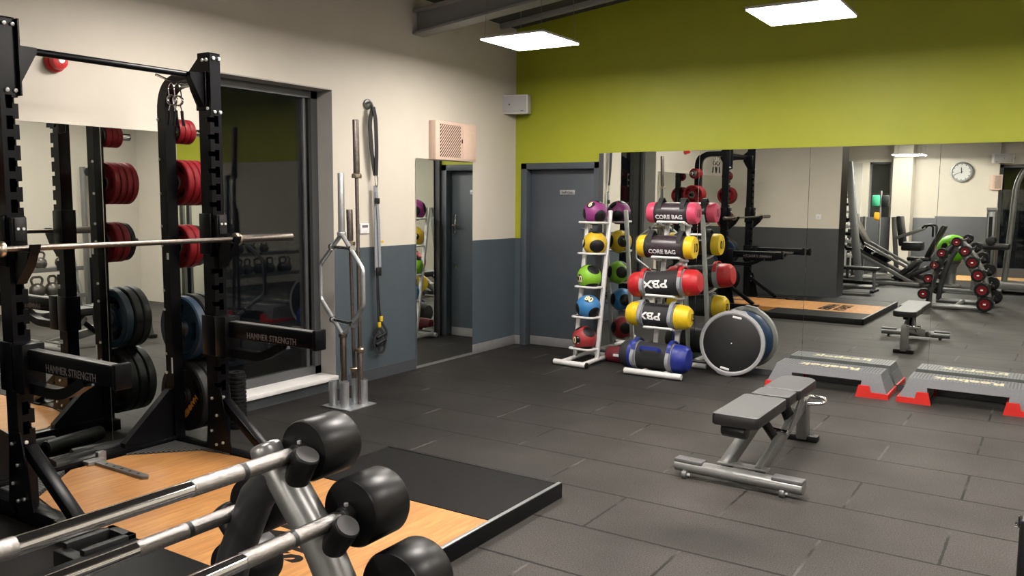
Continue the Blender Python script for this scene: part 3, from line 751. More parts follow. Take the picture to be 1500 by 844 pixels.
def weight_plate(name, Rr, th, m, x, y, z, label, group, spin=0., sticker=False):
    key = (Rr, th, m)
    if key not in PM:
        me = plate_mesh(Rr, th).mesh(name, [M[m]])
        hub = MB().lathe([(.0258, -th*.53), (.047, -th*.53), (.049, -th*.45), (.049, th*.45), (.047, th*.53), (.0258, th*.53)], (0, 0, 0), (0, 1, 0), 32).mesh('steel_hub', [M['dark_steel']])
        PM[key] = (me, hub)
    me, hub = PM[key]
    o = link(name, me, None, (x, y, z)); o.rotation_euler = (0, spin, 0)
    tag(o, label, 'weight plate', group)
    h = link('steel_hub', hub, o)
    for k in range(3):
        a = 2*PI*(k+.0)/3
        c = Vector((math.cos(a)*Rr*.60, -th*.31, math.sin(a)*Rr*.60))
    if sticker:
        put_text('lettering', 'HAMMER', Rr*.22, 'orange_print', o, (Rr*.40, -th*.33-.001, 0), (0, 0, -1), (1, 0, 0), .001, bold=.002)
    return o
ORD = ['innermost', 'second', 'third', 'fourth']
def side(s, nm):
    yc = sy(-4.57, s)+s*.035+s*.010
    specs = [(2.005, [(.076, .036, 'red_rubber')]*3, 'topmost', 'small red plate'),
             (1.69, [(.142, .042, 'red_rubber')]*4, 'second', 'red plate'),
             (1.292, [(.137, .05, 'red_rubber'), (.137, .05, 'red_rubber'), (.130, .04, 'black_rubber')], 'middle', 'red plate'),
             (.772, [(.205, .062, 'blue_rubber'), (.212, .062, 'black_rubber'), (.212, .062, 'black_rubber')], 'fourth', 'plate'),
             (.335, [(.224, .066, 'black_rubber'), (.224, .066, 'black_rubber'), (.224, .066, 'black_rubber')], 'lowest', 'black plate')]
    for zc, lst, hn, _ in specs:
        y = yc
        for i, (rr, th, m) in enumerate(lst):
            y += s*th/2
            cn = {'red_rubber': 'red', 'blue_rubber': 'blue', 'black_rubber': 'black'}[m]
            sz = 'small ' if rr < .1 else ('large ' if rr > .2 else '')
            pos = ORD[i] if i < len(lst)-1 else 'outermost'
            weight_plate('weight_plate', rr, th, m, .40, y, zc-.0235+.024-.0005, '%s%s weight plate, %s on the %s storage horn of the %s' % (sz, cn, pos, hn, nm),
                         'weight plates on the rack', .4+i*.9+zc, sticker=(hn == 'lowest' and i == 0))
            y += s*(th/2+.003)
side(1, "rack's far rear post")
side(-1, "rack's near rear post")

# ------------------------------------------------------------------ barbell racked on the J-hooks
BZ = 1.356
b = thing('barbell', 'long bare steel barbell resting across the rack hooks', 'barbell', (.972, -5.19, BZ))
part('shaft', MB().cyl((0, -.655, 0), (0, .655, 0), .0142, seg=24), 'steel', b)
for s in (1, -1):
    part('collar', MB().lathe([(.014, .648), (.036, .648), (.038, .655), (.038, .672), (.034, .68), (.026, .68)], (0, 0, 0), (0, s, 0), 28), 'brass', b)
    part('sleeve', MB().cyl((0, s*.655, 0), (0, s*1.085, 0), .0245, seg=24, bev=.003), 'steel', b)

# ------------------------------------------------------------------ small things lying by the rack
t = thing('spotter_pin', 'flat grey notched steel bar with hooked head lying on the oak boards', 'pin', (.70, -5.155, PZ))
part('bar', MB().prism([(-.20, -.022), (.245, -.022), (.27, 0), (.245, .022), (-.20, .022)], (0, 0, 0), (1, 0, 0), (0, 1, 0), .016), 'silver_dark', t)
part('hook_head', MB().box((-.285, -.06, 0), (-.20, .05, .024), .004).box((-.285, .03, 0), (-.25, .08, .05), .004), 'silver', t)
mb = MB()
for k in range(5): mb.cyl((-.12+k*.075, 0, .0158), (-.12+k*.075, 0, .0168), .009, seg=12)
part('notches', mb, 'black_plastic', t)
pd = thing('bar_pad', 'black foam barbell pad lying behind the rack crossmember', 'pad', (.25, -5.22, .0), R(6))
part('foam', MB().lathe([(.016, -.2), (.044, -.2), (.048, -.19), (.048, .19), (.044, .2), (.016, .2)], (0, 0, .048), (0, 1, 0), 28), 'black_rubber', pd)
part('slit', MB().box((-.002, -.195, .094), (.002, .195, .097)), 'black_plastic', pd)
pd2 = copy_thing(pd, (.19, -4.92, 0), 'second black foam barbell pad behind the rack, nearer the far rear post', R(-10))
fr = thing('foam_roller', 'black ribbed foam roller standing upright beside the window sill', 'foam roller', (.30, -4.02, 0))
prof = [(.030, 0), (.058, 0)]
for k in range(13):
    z = .02+k*.028; prof += [(.066, z), (.066, z+.014), (.058, z+.016), (.058, z+.026)]
prof += [(.058, .395), (.030, .395)]
part('body', MB().lathe(prof, (0, 0, 0), (0, 0, 1), 32), 'black_rubber', fr)
part('core', MB().lathe([(.030, 0), (.030, .396), (.026, .396), (.026, 0)], (0, 0, 0), (0, 0, 1), 24), 'black_plastic', fr)

# ------------------------------------------------------------------ bar stand and its bars
t = thing('bar_holder', 'small galvanised bar stand of open tubes on a square plate by the window', 'bar holder', (.485, -3.11, 0))
part('base_plate', MB().box((-.15, -.15, 0), (.15, .15, .010), .002), 'bright_steel', t)
tubes = [(-.07, -.10), (-.035, -.02), (.075, .085), (-.02, .09), (.03, -.075)]
for i, (x, y) in enumerate(tubes):
    rr = .033 if i != 3 else .028
    part('tube', MB().lathe([(rr, .0101), (rr, .20), (rr-.004, .20), (rr-.004, .0101)], (x, y, 0), (0, 0, 1), 24), 'bright_steel', t)
# hexagonal trap bar standing on end
t = thing('trap_bar', 'chrome hexagonal trap bar standing upright in the bar stand', 'trap bar', (.45, -3.13, .012))
hd = Vector((.96, -.28, 0)).normalized(); Z = Vector((0, 0, 1))
def hp(a, z): return hd*a+Z*(z-.012)
part('upper_sleeve', MB().cyl(hp(0, 1.32), hp(0, 1.79), .0245, seg=24, bev=.003).cyl(hp(0, 1.315), hp(0, 1.345), .034, seg=24, bev=.003), 'bright_steel', t)
part('lower_sleeve', MB().cyl(hp(0, .024), hp(0, .56), .0245, seg=24, bev=.003).cyl(hp(0, .535), hp(0, .565), .034, seg=24, bev=.003), 'steel', t)
part('hexagon_frame', MB().tube(fillet([hp(0.012, 1.32), hp(.31, 1.08), hp(.31, .80), hp(0.012, .56), hp(-.012, .56), hp(-.34, .80), hp(-.34, 1.08), hp(-.012, 1.32)], .03, 4, True), .0165, 14, True), 'bright_steel', t)
for z, w in ((1.225, .155), (.655, .155)):
    g = part('grip', MB().tube([hp(-w, z), hp(w, z)], .0145, 14).cyl(hp(-w-.01, z), hp(-w+.014, z), .026).cyl(hp(w-.014, z), hp(w+.01, z), .026), 'chrome', t)
def upright_bar(name, foot, top, sl, label, m, r=.0142, cm='brass', rs=.0245):
    foot = Vector(foot); top = Vector(top); d = (top-foot); L = d.length; d.normalize()
    t = thing(name, label, 'barbell', tuple(foot))
    part('shaft', MB().cyl(d*(sl-.02), d*(L-sl+.02), r, seg=20), m, t)
    for a, s in ((0., 1), (L, -1)):
        part('sleeve', MB().cyl(d*a, d*(a+s*sl), rs, seg=24, bev=.003), 'dark_steel' if m == 'steel' else m, t)
        part('collar', MB().lathe([(.014, -.02), (.036, -.02), (.038, -.012), (.038, .008), (.03, .016), (.014, .016)], d*(a+s*(sl+.006)), d, 28), cm, t)
    return t
upright_bar('barbell', (.548, -3.045, .012), (.490, -3.005, 2.195), .415, 'tallest steel barbell standing on end in the bar stand', 'steel')
upright_bar('short_barbell', (.465, -3.02, .012), (.452, -3.045, 1.515), .25, 'short dark barbell standing in the bar stand behind the chrome hexagon', 'dark_steel')

# ------------------------------------------------------------------ suspension trainer on the wall
t = thing('suspension_trainer', 'black and grey suspension straps hanging from a wall anchor above the dado', 'suspension straps', (0, -2.33, .28))
def T(x, y, z): return Vector((x, y+2.33, z-.28))
part('wall_anchor', MB().cyl(T(0, -2.35, 2.40), T(.02, -2.35, 2.40), .045, seg=24, bev=.005).tube(fillet([T(.015, -2.385, 2.40), T(.06, -2.36, 2.42), T(.06, -2.34, 2.37), T(.015, -2.315, 2.40)], .03, 5), .009, 10), 'silver_dark', t)
part('anchor_strap', MB().tube(fillet([T(.055, -2.335, 2.375), T(.05, -2.37, 2.25), T(.05, -2.345, 1.96), T(.052, -2.31, 1.80)], .1, 5), 0, flat=(.042, .007), ref=(1, 0, 0)).tube(fillet([T(.06, -2.335, 2.375), T(.065, -2.312, 2.28), T(.065, -2.302, 2.02), T(.058, -2.305, 1.80)], .08, 5), 0, flat=(.040, .007), ref=(1, 0, 0)), 'black_web', t)
part('carabiner', MB().tube(fillet([T(.055, -2.305, 1.81), T(.055, -2.278, 1.78), T(.055, -2.29, 1.70), T(.055, -2.315, 1.72), T(.055, -2.32, 1.79)], .02, 4, True), .005, 8, True), 'chrome', t)
part('main_strap', MB().tube([T(.045, -2.298, 1.71), T(.045, -2.300, 1.55), T(.043, -2.292, .98)], 0, flat=(.044, .008), ref=(1, 0, 0)).tube([T(.055, -2.300, 1.66), T(.055, -2.275, 1.4), T(.054, -2.262, 1.02), T(.05, -2.275, .95)], 0, flat=(.030, .006), ref=(1, 0, 0)), 'webbing', t)
part('length_buckle', MB().obox(T(.06, -2.295, 1.58), (.016, .05, .05), (0, 0, 0), .004), 'black_plastic', t)
part('length_buckle', MB().obox(T(.06, -2.285, .965), (.018, .055, .075), (0, 0, 0), .004), 'black_plastic', t)
for yx, yy_, yz, ys_ in ((.062, -2.235, 1.225, (.004, .030, .02)), (.058, -2.255, .545, (.014, .03, .045)), (.062, -2.285, .495, (.014, .03, .045))): part('yellow_tab', MB().obox(T(yx, yy_, yz), ys_, (0, 0, 0), .002), 'yellow', t, 'yellow adjuster tab')
part('lower_cord', MB().tube([T(.05, -2.285, .95), T(.05, -2.275, .75), T(.052, -2.258, .54)], .0075, 8).tube([T(.055, -2.30, .95), T(.055, -2.30, .75), T(.055, -2.286, .49)], .0075, 8), 'black_web', t)
for dy, dz, lean in ((-2.258, .53, .0), (-2.286, .475, .015)):
    pts = fillet([T(.052+lean, dy, dz), T(.052+lean, dy+.085, dz-.11), T(.055+lean, dy+.05, dz-.225), T(.055+lean, dy-.05, dz-.225), T(.052+lean, dy-.085, dz-.11)], .03, 4, True)
    lp = part('foot_loop', MB().tube(pts, 0, True, True, flat=(.022, .006), ref=(1, 0, 0)), 'black_web', t)
    part('handle', MB().tube([T(.056+lean, dy-.06, dz-.15), T(.06+lean, dy+.06, dz-.12)], .016, 14), 'black_rubber', t)

# ------------------------------------------------------------------ medicine balls and their rack
t = thing('ball_rack', 'slim white leaning rack of wire shelves holding medicine balls by the mirror', 'ball rack', (1.15, -.46, 0))
def Q(x, y, z): return Vector((x-1.15, y+.46, z))
BXL, BXR = 1.040, 1.283
def lean(z): return -.245-(1.50-z)*.165
part('front_foot', MB().cyl(Q(.955, -.755, .030), Q(1.325, -.785, .030), .027, seg=20, bev=.004), 'white_metal', t)
part('rubber_end', MB().cyl(Q(1.322, -.7848, .030), Q(1.335, -.786, .030), .0275, seg=20), 'black_rubber', t)
part('rubber_end', MB().cyl(Q(.945, -.7544, .030), Q(.957, -.755, .030), .0275, seg=20), 'black_rubber', t)
for x in (BXL, BXR):
    part('base_tube', MB().tube([Q(x, -.76, .035), Q(x+.01, -.16, .045)], .021, 14), 'white_metal', t)
    part('leaning_post', MB().beam(Q(x, lean(.04), .04), Q(x, lean(1.50), 1.50), .042, .030, .006, up=(0, 1, 0)), 'white_metal', t)
part('rear_foot', MB().cyl(Q(.99, -.165, .030), Q(1.36, -.185, .030), .024, seg=18, bev=.004), 'white_metal', t)
balls = [(1.160, -.335, 1.475, 'purple', 'pink-purple'), (1.172, -.352, 1.170, 'ball_yellow', 'yellow'), (1.140, -.400, .842, 'ball_green', 'lime green'), (1.160, -.452, .548, 'ball_blue', 'sky blue'), (1.150, -.500, .240, 'ball_red', 'red')]
RBALL = .122
for x, y, z, m, n in balls:
    zs = z-.098; yb = lean(zs)
    pts = fillet([Q(BXL+.005, yb, zs), Q(BXL-.02, y-.10, zs+.004), Q(BXR-.03, y-.125, zs+.004), Q(BXR, yb, zs)], .05, 5)
    part('wire_shelf', MB().tube(pts, .0115, 12).tube([Q(BXL, yb+.01, zs), Q(BXR, yb+.01, zs)], .010, 10), 'white_metal', t)
def sphere_warp(c, r, n, upv):
    n = Vector(n).normalized(); u = Vector(upv); u = (u-n*u.dot(n)).normalized(); rt = u.cross(n)
    def w(x, y, z):
        d = (n*r+rt*x+u*y).normalized(); return Vector(c)+d*(r+z)
    return w
def ball_cap(r, n, ang, mx, squash=1., upv=(0, 0, 1), lift=.0015):
    n = Vector(n).normalized(); u = Vector(upv); u = (u-n*u.dot(n))
    if u.length < .01: u = n.orthogonal()
    u.normalize(); rt = u.cross(n); mb = MB(); K_ = 5; S = 28
    rings = [[mb.bm.verts.new(n*(r+lift))]]
    for k in range(1, K_+1):
        a = ang*k/K_; ring = []
        for j in range(S):
            ph = 2*PI*j/S; d = n+ (rt*math.cos(ph)*math.tan(a)*squash+u*math.sin(ph)*math.tan(a)); d.normalize()
            ring.append(mb.bm.verts.new(d*(r+(lift if k < K_ else -.004))))
        rings.append(ring)
    for j in range(S): mb._f((rings[0][0], rings[1][j], rings[1][(j+1) % S]))
    for k in range(1, K_):
        for j in range(S): mb._f((rings[k][j], rings[k][(j+1) % S], rings[k+1][(j+1) % S], rings[k+1][j]))
    return mb
vc = Vector((.46, -.89, .03)).normalized(); vr = Vector((.89, .46, 0)).normalized(); vu = Vector((0, 0, 1))
layout = {   # number, its direction, up vector, then black patches (direction, size, squash)
 'purple': ('6', (.55, -.35, .60), (.2, 1), [((.70, .42, -.28), .52, 1.), ((.30, -.92, -.1), .42, .8), ((.1, .35, .95), .4, 1), ((-.8, -.5, .2), .5, 1), ((-.6, .6, -.3), .5, 1), ((.15, -.25, -.95), .5, 1), ((-.75, .0, .7), .4, 1)]),
 'ball_yellow': ('9', (.25, -.95, .05), (.1, 1), [((.86, .18, -.18), .52, 1.25), ((-.3, .9, .1), .5, 1), ((-.9, -.2, .1), .5, 1), ((.2, .1, .97), .3, 1.2), ((.2, 0, -.97), .5, 1)]),
 'ball_green': ('70', (.60, -.78, -.10), (.0, 1), [((.55, .38, .72), .50, 1.1), ((.55, .25, -.80), .42, 1.4), ((-.3, .9, .1), .5, 1), ((-.9, -.2, .1), .5, 1), ((-.2, -.5, .85), .4, 1)]),
 'ball_blue': ('80', (.66, .05, .72), (.35, .9), [((.68, .55, -.45), .50, 1.1), ((.35, -.92, -.12), .42, .9), ((-.3, .9, .1), .5, 1), ((-.9, -.2, .1), .5, 1), ((.2, -.1, -.97), .5, 1)]),
 'ball_red': ('10', (.72, -.62, -.04), (.0, -1), [((.55, .42, .66), .50, 1.1), ((-.3, .9, .1), .5, 1), ((-.9, -.2, .1), .5, 1), ((.5, .2, -.85), .4, 1.4), ((.1, -.5, .85), .3, 1)])}
for x, y, z, m, n in balls:
    num, nd, upv, caps = layout[m]
    D3 = lambda q: vc*q[0]+vr*q[1]+vu*q[2]
    o = link('medicine_ball', MB().sphere((0, 0, 0), RBALL, 48, 28).mesh('medicine_ball', [M[m]]), None, (x, y, z))
    tag(o, '%s and black rubber medicine ball on the white leaning rack' % n, 'medicine ball', 'medicine balls on the rack')
    for d, a, sq in caps: part('grip_patch', ball_cap(RBALL, D3(d), a*1.26, None, sq), 'black_rubber', o, 'black textured patch')
    part('number_patch', ball_cap(RBALL, D3(nd), .40, None, 1.1, lift=.002), 'black_rubber', o, 'black number patch')
    u2 = vr*upv[0]+vu*upv[1]
    if m in ('ball_green',): num, u2 = '07', -vu
    put_text('lettering', num, .092, 'cream_print', o, (0, 0, 0), (1, 0, 0), (0, 0, 1), .001, bold=.003, sx=.95, warp=sphere_warp((0, 0, 0), RBALL+.0035, D3(nd), u2))

# ------------------------------------------------------------------ core bags and their rack
t = thing('bag_rack', 'white upright rack with curved arms carrying cylindrical core bags', 'bag rack', (2.0, -.50, 0))
def B_(x, y, z): return Vector((x-2.0, y+.5, z))
def lean2(z): return -.235-(1.48-z)*.20
for x in (1.895, 2.105):
    part('leaning_post', MB().beam(B_(x, lean2(.04), .04), B_(x, lean2(1.47), 1.47), .042, .030, .006, up=(0, 1, 0)), 'white_metal', t)
    part('base_tube', MB().tube([B_(x, -.78, .035), B_(x, -.14, .04)], .022, 14), 'white_metal', t)
part('front_foot', MB().cyl(B_(1.72, -.775, .032), B_(2.28, -.775, .032), .028, seg=20, bev=.004), 'white_metal', t)
part('rear_foot', MB().cyl(B_(1.72, -.15, .030), B_(2.28, -.15, .030), .024, seg=20, bev=.004), 'white_metal', t)
bags = [(1.735, 2.222, -.325, 1.487, 0., .098, 'pink', '11', 'CORE BAG'), (1.690, 2.240, -.425, 1.172, 0., .106, 'yellow', '10', 'CORE BAG'),
        (1.655, 2.335, -.520, .838, .045, .118, 'red_cloth', '', 'PBX'), (1.655, 2.265, -.560, .540, 0., .112, 'yellow', '15', 'PBX'), (1.630, 2.285, -.62, .165, 0., .128, 'blue_vinyl', '', '')]
for x0, x1, y, z, sl, r, m, num, word in bags:
    for xx in (1.87, 2.13):
        zz = z-r-.016; yb = lean2(zz)
        if zz > .06: part('support_arm', MB().tube(fillet([B_(xx, yb+.0, zz-.01), B_(xx, y-.02, zz), B_(xx, y-r-.02, zz+.03)], .05, 5), .012, 12), 'white_metal', t)
    zz = z-r-.016
    if zz > .06: part('arm_crossbar', MB().tube([B_(1.87, y-r-.02, zz+.03), B_(2.13, y-r-.02, zz+.03)], .012, 12), 'white_metal', t)
BL = ['pink-ended core bag with number 11, topmost on the white bag rack', 'yellow-ended core bag with number 10, second from the top of the bag rack', 'red and black weight bag with grey straps, middle of the bag rack',
      'yellow and black weight bag with grey straps, fourth down the bag rack', 'blue and black weight bag with grey straps, lowest on the bag rack']
def cyl_warp(L0, r, n, rot180, off=0.):
    # text wrapped on a cylinder along X; n = centre angle (0 = facing -Y, up positive)
    def w(x, y, z):
        if rot180: x, y = -x, -y
        a = n+y/r
        return Vector((L0+x, -(r+z)*math.cos(a), (r+z)*math.sin(a)))
    return w
for (x0, x1, y, z, sl, r, m, num, word), lab in zip(bags, BL):
    L = x1-x0; xc = (x0+x1)/2
    o = thing('weight_bag', lab, 'weight bag', (xc, y, z), 0, 'cylindrical bags on the bag rack'); o.rotation_euler = (0, -sl*2, 0)
    core = word == 'CORE BAG'
    h = L/2
    if core:
        bd = part('body', MB().lathe([(0, -h+.02), (r*.985, -h+.02), (r, -h+.05), (r*1.0, h-.05), (r*.985, h-.02), (0, h-.02)], (0, 0, 0), (1, 0, 0), 40), 'bag_dark', o)
        for s in (-1, 1):
            e = part('end_cap', MB().lathe([(r*.99, h-.10 if s < 0 else h-.085), (r*1.015, h-.08), (r*1.0, h-.02), (r*.93, h-.003), (r*.6, h+.002), (0, h+.003)], (0, 0, 0), (s, 0, 0), 40), m, o, '%s end cap' % ('pink' if m == 'pink' else 'yellow'))
            part('seam_band', MB().lathe([(r*1.02, h-.105), (r*1.025, h-.10), (r*1.025, h-.085), (r*1.02, h-.08)], (0, 0, 0), (s, 0, 0), 40), 'black_web', o)
            # webbing handle standing up from the top
            xs_ = s*(h-.13)
            pts = fillet([(xs_, -r*.98, .0), (xs_, -r*.78, r*.85), (xs_, -.01, r*1.55), (xs_, r*.6, r*.92), (xs_, r*.99, 0.)], .05, 6)
            part('handle', MB().tube(pts, 0, flat=(.045, .008), ref=(0, -1, .2)), 'black_web', o)
        put_text('lettering', num, r*1.05, 'black_print', o, (h+.0045, -.0, -.005), (0, 1, 0), (0, 0, 1), .001, bold=.003, sx=.9)
        put_text('lettering', 'CORE BAG', .058, 'white_print', o, (0, 0, 0), (1, 0, 0), (0, 0, 1), .001, bold=.0014, sx=.95, warp=cyl_warp(-.01, r+.002, R(-24), False))
        part('print_band', MB().lathe([(r*1.002, -.14), (r*1.004, -.138), (r*1.004, .138), (r*1.002, .14)], (0, 0, 0), (1, 0, 0), 40), 'bag_dark', o, 'dark printed panel')
    else:
        bd = part('body', MB().lathe([(0, -h), (r*.7, -h+.004), (r*.93, -h+.03), (r*.985, -h+.08), (r*1.0, -h*.4), (r*.985, h*.4), (r*.985, h-.08), (r*.93, h-.03), (r*.7, h-.004), (0, h)], (0, 0, 0), (1, 0, 0), 40), 'black_web', o, 'black fabric body')
        cname = {'red_cloth': 'red', 'yellow': 'yellow', 'blue_vinyl': 'blue'}[m]
        for s in (-1, 1):
            d0 = .13 if m != 'yellow' else .10
            part('end_panel', MB().lathe([(r*1.0, h-d0), (r*1.02, h-d0+.005), (r*1.02, h-.08), (r*.965, h-.03), (r*.74, h+.002), (r*.3, h+.012), (0, h+.014)], (0, 0, 0), (s, 0, 0), 40), m if not (m == 'blue_vinyl' and s < 0) else 'black_web', o, ('%s domed end' % cname) if not (m == 'blue_vinyl' and s < 0) else 'black domed end')
            xs_ = s*(h-.155)
            part('strap', MB().lathe([(r*1.02, xs_-.026), (r*1.05, xs_-.024), (r*1.05, xs_+.024), (r*1.02, xs_+.026)], (0, 0, 0), (1, 0, 0), 40), 'webbing', o)
            part('colour_band', MB().lathe([(r*1.015, xs_+s*.03), (r*1.03, xs_+s*.032), (r*1.03, xs_+s*.062), (r*1.015, xs_+s*.064)][::s], (0, 0, 0), (1, 0, 0), 40), m, o, '%s band' % cname)
            # loop handles above and below
            for sg in (1, -1):
                pts = fillet([(xs_, -r*.95, sg*r*.45), (xs_, -r*.75, sg*r*1.02), (xs_, 0, sg*r*1.30), (xs_, r*.75, sg*r*1.0), (xs_, r*.95, sg*r*.4)], .05, 5)
                if sg > 0: part('handle', MB().tube(pts, 0, flat=(.036, .008), ref=(0, -1, .2)), m if m != 'yellow' else 'webbing', o)
            zf = -r*.25
            part('front_handle', MB().tube(fillet([(xs_, -r*1.03, r*.5), (xs_+s*.0, -r*1.30, r*.10), (xs_, -r*1.28, -r*.35), (xs_, -r*1.0, -r*.6)], .04, 5), 0, flat=(.030, .007), ref=(0, -1, .3)), 'webbing', o)
        if word:
            put_text('lettering', 'PBX', .102 if m != 'yellow' else .094, 'white_print', o, (0, 0, 0), (1, 0, 0), (0, 0, 1), .001, bold=.003, sx=1.38, warp=cyl_warp(-.055, r+.002, R(4), True))
        else:
            part('front_handle', MB().tube(fillet([(-.10, -r*.98, r*.55), (-.08, -r*1.15, r*.75), (.08, -r*1.15, r*.75), (.10, -r*.98, r*.55)], .03, 5), 0, flat=(.034, .010), ref=(0, -1, .5)), 'blue_vinyl', o, 'blue grab handle')
        if num:
            put_text('lettering', num, r*.85, 'black_print', o, (h+.0155, .02, 0), (0, 1, 0), (0, 0, 1), .003, bold=.002, sx=.85)
# maroon bag on the floor between the racks
t = thing('sandbag', 'maroon vinyl sandbag with white label lying on the floor between the two racks', 'sandbag', (1.47, -.30, 0))
part('body', MB().lathe([(0, -.17), (.05, -.168), (.075, -.15), (.082, -.10), (.085, 0), (.082, .10), (.075, .15), (.05, .168), (0, .17)], (0, 0, .076), (1, 0, 0), 32, sx=1, sy=.9), 'maroon', t)
part('label_patch', MB().box((-.06, -.087, .07), (.03, -.080, .095), .001), 'paper', t, 'white label')
part('strap', MB().lathe([(.086, .08), (.088, .082), (.088, .108), (.086, .11)], (0, 0, .076), (1, 0, 0), 32), 'black_web', t)

# ------------------------------------------------------------------ balance trainer (half ball on a round base)
bc = Vector((2.572, -.305, .305)); bn = Vector((.10, -.985, .10)).normalized()
t = thing('balance_trainer', 'half-ball balance trainer on its edge, flat black base outwards, leaning on the mirror', 'balance trainer', tuple(bc))
part('base_rim', MB().lathe([(.262, .012), (.275, .019), (.294, .015), (.299, .0), (.296, -.025), (.275, -.045), (.255, -.045)], (0, 0, 0), bn, 64), 'rim_grey', t)
part('base_disc', MB().lathe([(.266, .010), (.25, .016), (.05, .019), (0, .019)], (0, 0, 0), bn, 64), 'black_plastic', t)
dm = [(.266*math.cos(k*PI/2/12), -.04-.18*math.sin(k*PI/2/12)) for k in range(13)]; dm[-1] = (0, dm[-1][1])
part('dome', MB().lathe(dm, (0, 0, 0), bn, 64), 'navy_dome', t, 'navy inflated dome')
bu = Vector((0, 0, 1)); bu = (bu-bn*bu.dot(bn)).normalized(); br = bu.cross(bn)*-1
for s in (1, -1):
    m = Matrix(((br.x, bn.x, bu.x, 0), (br.y, bn.y, bu.y, 0), (br.z, bn.z, bu.z, 0), (0, 0, 0, 1)))
    a = R(-9) if s > 0 else R(-12)
    mb = MB(); mb.box((-.042, .010, s*.240-.010), (.042, .022, s*.240+.010), .006); mb.xf(m @ Matrix.Rotation(a, 4, 'Y')); part('grip_slot', mb, 'paper', t, 'pale recessed grip')
    mb = MB(); mb.prism([(-.10, .272), (-.055, .308), (.055, .308), (.10, .272)] if s > 0 else [(-.10, -.272), (.10, -.272), (.055, -.306), (-.055, -.306)], (0, 0, 0), (1, 0, 0), (0, 0, 1), .03); mb.xf(Matrix.Translation(bn*.0) @ m @ Matrix.Rotation(a, 4, 'Y')); part('grip_tab', mb, 'rim_grey', t)
part('valve_plug', MB().cyl(bn*.018, bn*.023, .006, seg=12), 'white_print', t, 'small white plug')

# ------------------------------------------------------------------ aerobic steps
def aerobic_step(x, y, label):
    t = thing('aerobic_step', label, 'aerobic step', (x, y, 0), 0, 'aerobic steps in front of the mirror')
    W2_, H = .49, .195
    part('deck', MB().frustum((-.445, -.165), (.445, .165), .13, (-.425, -.140), (.425, .140), H), 'step_grey', t)
    for s in (-1, 1):
        a0, a1 = (.27, .49) if s > 0 else (-.49, -.27)
        b0, b1 = (.285, .446) if s > 0 else (-.446, -.285)
        lg = part('leg', MB().frustum((a0, -.200), (a1, .200), .03, (b0, -.165), (b1, .165), .132), 'step_grey', t)
        # red risers, stepped outline seen from the front
        i0, i1 = (.245, .497) if s > 0 else (-.497, -.245)
        mb = MB()
        prof = [(0, 0), (.255, 0), (.245, .045), (.118, .045), (.105, .098), (.022, .098)]
        for yy in (-.214, .192):
            mb.prism([((.247+px if s < 0 else .247+px)*1., pz) for px, pz in prof] if s > 0 else [(-.247-px, pz) for px, pz in prof][::-1], (0, yy+.022, 0), (1, 0, 0), (0, 0, 1), .022)
        mb.box((.475 if s > 0 else -.499, -.21, 0), (.499 if s > 0 else -.475, .21, .043), .003)
        part('riser', mb, 'red_bright', t, 'red stepped riser foot')
    mb = MB()
    for k in range(34):
        xx = -.40+k*.0242
        for ya, yb in ((-.125, -.085), (.035, .125)) if abs(xx) < .26 else ((-.125, .125),):
            mb.box((xx-.0035, ya, H-.001), (xx+.0035, yb, H+.0005))
    part('grip_ribs', mb, 'step_dark', t)
    put_text('lettering', 'Reebok', .155, 'cream_print', t, (0, -.025, H+.0012), (-1, 0, 0), (0, -1, 0), .001, bold=.004, sx=1.02)
    return t
aerobic_step(3.445, -.295, 'left of the two grey aerobic steps, its whole length beside the round balance trainer')
aerobic_step(4.505, -.300, 'right of the two grey aerobic steps, cut by the right picture edge')

# ------------------------------------------------------------------ adjustable bench
def flat_pad(mb_side, mb_top, x0, x1, y0, y1, z0, z1, rnd=.012, poly=None):
    pass
t = thing('adjustable_bench', 'grey-topped adjustable bench with silver frame standing alone in mid floor', 'bench', (3.62, -2.7, 0))
def N_(x, y, z): return Vector((x-3.62, y+2.7, z))
part('front_foot', MB().lathe([(0, 0), (.036, 0), (.040, .004), (.040, .736), (.036, .74), (0, .74)], N_(3.228, -3.225, .062), (.738, -.028, 0), 28, sx=1.15, sy=.92, ref=(0, 1, 0)), 'silver', t)
for x0, x1 in ((.0, .17), (.57, .74)):
    d = Vector((.738, -.028, 0)).normalized(); a = N_(3.228, -3.225, 0)+d*x0; b = N_(3.228, -3.225, 0)+d*x1
    part('grip_cover', MB().beam(a+Vector((0, 0, .095)), b+Vector((0, 0, .095)), .078, .022, .006), 'grey_vinyl', t, 'ribbed dark grey foot grip')
for x in (3.30, 3.86):
    w = part('wheel', MB().cyl(N_(x-.014, -3.275, .024), N_(x+.014, -3.277, .024), .024, seg=20, bev=.003), 'silver_dark', t)
    part('axle_bolt', MB().cyl(N_(x+.014, -3.276, .024), N_(x+.03, -3.276, .024), .009, seg=12), 'bolt', w)
part('foot_bracket', MB().box(N_(3.46, -3.20, .095), N_(3.75, -3.13, .106), .003), 'silver', t)
part('main_spine', MB().beam(N_(3.695, -3.18, .075), N_(3.665, -2.06, .275), .045, .085, .012), 'silver_dark', t)
part('rear_post', MB().beam(N_(3.665, -2.075, .02), N_(3.665, -2.11, .30), .07, .10, .010, up=(0, 1, 0)), 'silver_dark', t)
part('rear_foot', MB().box(N_(3.565, -2.115, 0), N_(3.765, -2.03, .042), .008), 'black_rubber', t)
part('seat_strut', MB().beam(N_(3.500, -3.17, .08), N_(3.60, -2.86, .33), .07, .06, .010), 'silver_dark', t)
